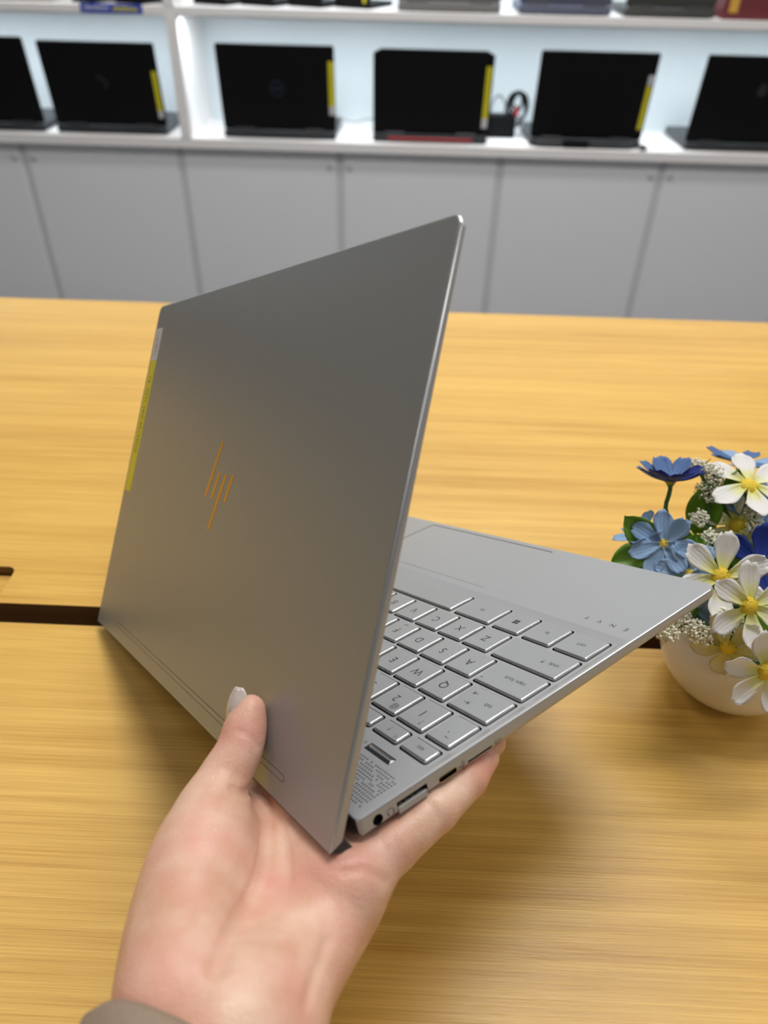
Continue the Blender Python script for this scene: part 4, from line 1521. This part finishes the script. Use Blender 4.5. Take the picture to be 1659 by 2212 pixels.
BLUE_MIX = ['p_dusk', 'p_dusk', 'p_navy', 'p_navy', 'p_navy', 'p_navy', 'p_dusk', 'p_dusk']
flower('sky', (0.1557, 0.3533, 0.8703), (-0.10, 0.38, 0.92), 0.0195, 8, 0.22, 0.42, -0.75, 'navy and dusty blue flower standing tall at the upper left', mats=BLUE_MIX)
flower('sky', (0.1469, 0.3171, 0.8539), (-0.45, -0.62, 0.62), 0.0180, 7, 0.12, 0.16, 0.2, 'light blue flower facing left, beside the big green leaf')
flower('sky', (0.1413, 0.3327, 0.8481), (-0.55, 0.30, 0.75), 0.0165, 6, 0.2, 0.2, 0.1, 'light blue flower half hidden behind the green leaf')
flower('white', (0.2008, 0.3534, 0.8691), (0.02, -0.12, 0.99), 0.0235, 6, 0.06, 0.06, 0.55, 'white flower at the top, tilted up')
flower('sky', (0.2135, 0.3960, 0.8560), (0.0, 0.35, 0.93), 0.0205, 7, 0.2, 0.15, 0.3, 'light blue flower behind the top white flower', mats=['p_dusk', 'p_sky'])
flower('white', (0.1701, 0.2920, 0.8541), (-0.10, -0.72, 0.68), 0.0222, 6, 0.10, 0.12, 0.28, 'large white flower behind the laptop corner')
flower('white', (0.1769, 0.2703, 0.8554), (0.05, -0.80, 0.60), 0.0205, 6, 0.06, 0.02, 0.30, 'white flower with orange-yellow centre below the large white one')
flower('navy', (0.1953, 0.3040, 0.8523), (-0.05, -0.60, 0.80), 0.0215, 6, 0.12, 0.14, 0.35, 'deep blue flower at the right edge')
flower('pale', (0.1718, 0.2639, 0.8314), (-0.50, -0.84, 0.02), 0.0185, 7, 0.05, -0.05, 0.15, 'pale yellow flower drooping over the pot')
flower('white', (0.1857, 0.2489, 0.8315), (0.0, -0.93, 0.36), 0.0215, 6, 0.12, 0.10, 0.5, 'white flower lowest at the right edge')
flower('white', (0.1975, 0.3438, 0.8476), (-0.55, -0.45, 0.60), 0.0200, 6, 0.15, 0.2, 0.7, 'white flower in the shade at the middle')
flower('sky', (0.2116, 0.3541, 0.8504), (0.2, -0.3, 0.9), 0.0190, 6, 0.15, 0.15, 0.2, 'light blue flower below the top white flower', mats=['p_dusk', 'p_sky'])
flower('sky', (0.1582, 0.3014, 0.8470), (-0.35, -0.55, 0.75), 0.0170, 6, 0.12, 0.12, 0.9, 'light blue flower mostly hidden by the large white flower')
flower('sky', (0.1602, 0.2919, 0.8334), (-0.75, -0.50, -0.05), 0.0160, 6, 0.10, 0.05, 0.4, 'light blue flower under the laptop corner')
flower('white', (0.2199, 0.3159, 0.8536), (0.35, -0.35, 0.85), 0.0215, 6, 0.12, 0.12, 0.2, 'white flower right of the deep blue one')
flower('navy', (0.2306, 0.2850, 0.8371), (0.55, -0.60, 0.55), 0.0205, 6, 0.12, 0.12, 0.6, 'deep blue flower on the far right side')
flower('sky', (0.2421, 0.3575, 0.8573), (0.5, 0.3, 0.8), 0.0195, 6, 0.15, 0.15, 0.1, 'light blue flower on the far right side')
flower('white', (0.2481, 0.3005, 0.8300), (0.85, -0.35, 0.35), 0.0205, 6, 0.12, 0.12, 0.5, 'white flower on the far right side')

def leaf(pos, direction, nrm, L, W, idx):
    d = Vector(direction).normalized()
    z = Vector(nrm)
    z = (z - d * z.dot(d)).normalized()
    x = d.cross(z)
    bm = bmesh.new()
    sheets = []
    for off in (.0002, -.0002):
        g = []
        for i in range(11):
            u = i / 10
            w = W / 2 * (math.sin(math.pi * min(1, u * .96 + .03)) ** .7)
            rowp = []
            for j in range(7):
                s = (j / 6 - .5) * 2
                rowp.append(bm.verts.new((s * w, L * (u - .5), .18 * W * s * s - .10 * L * (u - .4) ** 2 - .03 * W * (abs(s) < .2) + off)))
            g.append(rowp)
        sheets.append(g)
    for g in sheets:
        for i in range(10):
            for j in range(6):
                bm.faces.new((g[i][j], g[i][j + 1], g[i + 1][j + 1], g[i + 1][j]))
    a, b2 = sheets
    for i in range(10):
        for j in (0, 6):
            bm.faces.new((a[i][j], a[i + 1][j], b2[i + 1][j], b2[i][j]))
    o = obj_from_bm('leaf', bm, M['leaf'], pot, smooth='all')
    o.matrix_local = Matrix.Translation(Vector(pos) - POT) @ Matrix((x, d, z)).transposed().to_4x4()
LEAVES = [((0.1368, 0.3268, 0.8536), (-0.6, 0.3, 0.45), (-0.5, -0.6, 0.6), .026, .017),
          ((0.1540, 0.3110, 0.8430), (-0.5, -0.3, -0.5), (-0.4, -0.5, 0.7), .028, .018),
          ((0.1650, 0.3188, 0.8440), (0.2, 0.5, 0.6), (-0.3, -0.8, 0.5), .026, .018),
          ((0.1601, 0.3290, 0.8470), (-0.4, 0.2, 0.6), (-0.4, -0.8, 0.5), .028, .017),
          ((0.1807, 0.3539, 0.8513), (0.0, 0.2, 1.0), (-0.4, -0.9, 0.2), .034, .020),
          ((0.1955, 0.3590, 0.8577), (0.05, 0.2, 1.0), (-0.3, -0.9, 0.2), .034, .017),
          ((0.1344, 0.3214, 0.8390), (-0.6, 0.0, -0.2), (-0.3, -0.5, 0.8), .024, .017),
          ((0.1914, 0.2762, 0.8310), (0.4, -0.3, -0.2), (0.1, -0.8, 0.5), .024, .015),
          ((0.1694, 0.2870, 0.8313), (-0.5, -0.3, -0.3), (-0.4, -0.7, 0.5), .026, .018),
          ((0.1800, 0.2980, 0.8380), (0.0, -0.6, 0.3), (-0.2, -0.5, 0.8), .030, .020),
          ((0.1930, 0.3208, 0.8405), (0.0, 0.3, 0.7), (-0.3, -0.8, 0.4), .030, .022),
          ((0.2250, 0.3300, 0.8400), (0.6, 0.2, 0.3), (0.2, -0.3, 0.9), .030, .020)]
for i, q in enumerate(LEAVES):
    leaf(*q, i)

def sprig(pos, r, n, seed):
    rr = random.Random(seed)
    p = Vector(pos) - POT
    bm = bmesh.new()
    for k in range(n):
        a, b2 = rr.uniform(0, 2 * math.pi), math.acos(rr.uniform(-1, 1))
        q = r * rr.uniform(.35, 1.0)
        c = Vector((math.cos(a) * math.sin(b2), math.sin(a) * math.sin(b2), math.cos(b2) * .85)) * q
        s = rr.uniform(.0005, .0010)
        g = bmesh.ops.create_icosphere(bm, subdivisions=1, radius=s)
        for v in g["verts"]:
            v.co = Vector((v.co.x * rr.uniform(.7, 1.2), v.co.y, v.co.z)) + c
    o = obj_from_bm('filler_sprig', bm, M['sprig'], pot, smooth='all')
    o["label"] = "cluster of tiny cream blossoms"
    o.location = p
    bm = bmesh.new()
    e = Vector((p.x * .45 + rr.uniform(-.01, .01), p.y * .45 + rr.uniform(-.01, .01), zt - .004))
    tube(bm, [p, p.lerp(e, .4) + Vector((0, 0, .004)), e], .0010, 6, 4)
    for k in range(7):
        u = rr.uniform(.02, .5)
        c = p.lerp(e, u) + Vector((0, 0, .004 * u))
        d = Vector((rr.uniform(-1, 1), rr.uniform(-1, 1), rr.uniform(.1, .8))).normalized() * rr.uniform(.004, .009)
        tube(bm, [c, c + d * .6, c + d + Vector((0, 0, .001))], (.0004, .0002), 5, 2)
    obj_from_bm('sprig_stem', bm, M['stem'], pot, smooth='all')
SPRIGS = [((0.1741, 0.3651, 0.8739), .0055), ((0.1824, 0.3622, 0.8701), .0078), ((0.1809, 0.3574, 0.8618), .0078), ((0.1705, 0.3360, 0.8578), .0058), ((0.1743, 0.3235, 0.8548), .0055),
          ((0.1778, 0.3132, 0.8546), .0045), ((0.2033, 0.3432, 0.8583), .0065), ((0.2039, 0.3339, 0.8526), .0065), ((0.1710, 0.2728, 0.8407), .0085), ((0.1594, 0.2714, 0.8329), .0080),
          ((0.1447, 0.2751, 0.8287), .0065), ((0.1549, 0.2800, 0.8315), .0075), ((0.2089, 0.2988, 0.8485), .007), ((0.2350, 0.3200, 0.8500), .008)]
for i, (p, r) in enumerate(SPRIGS):
    sprig(p, r, int(170 * (r / .007) ** 1.6), 100 + i)
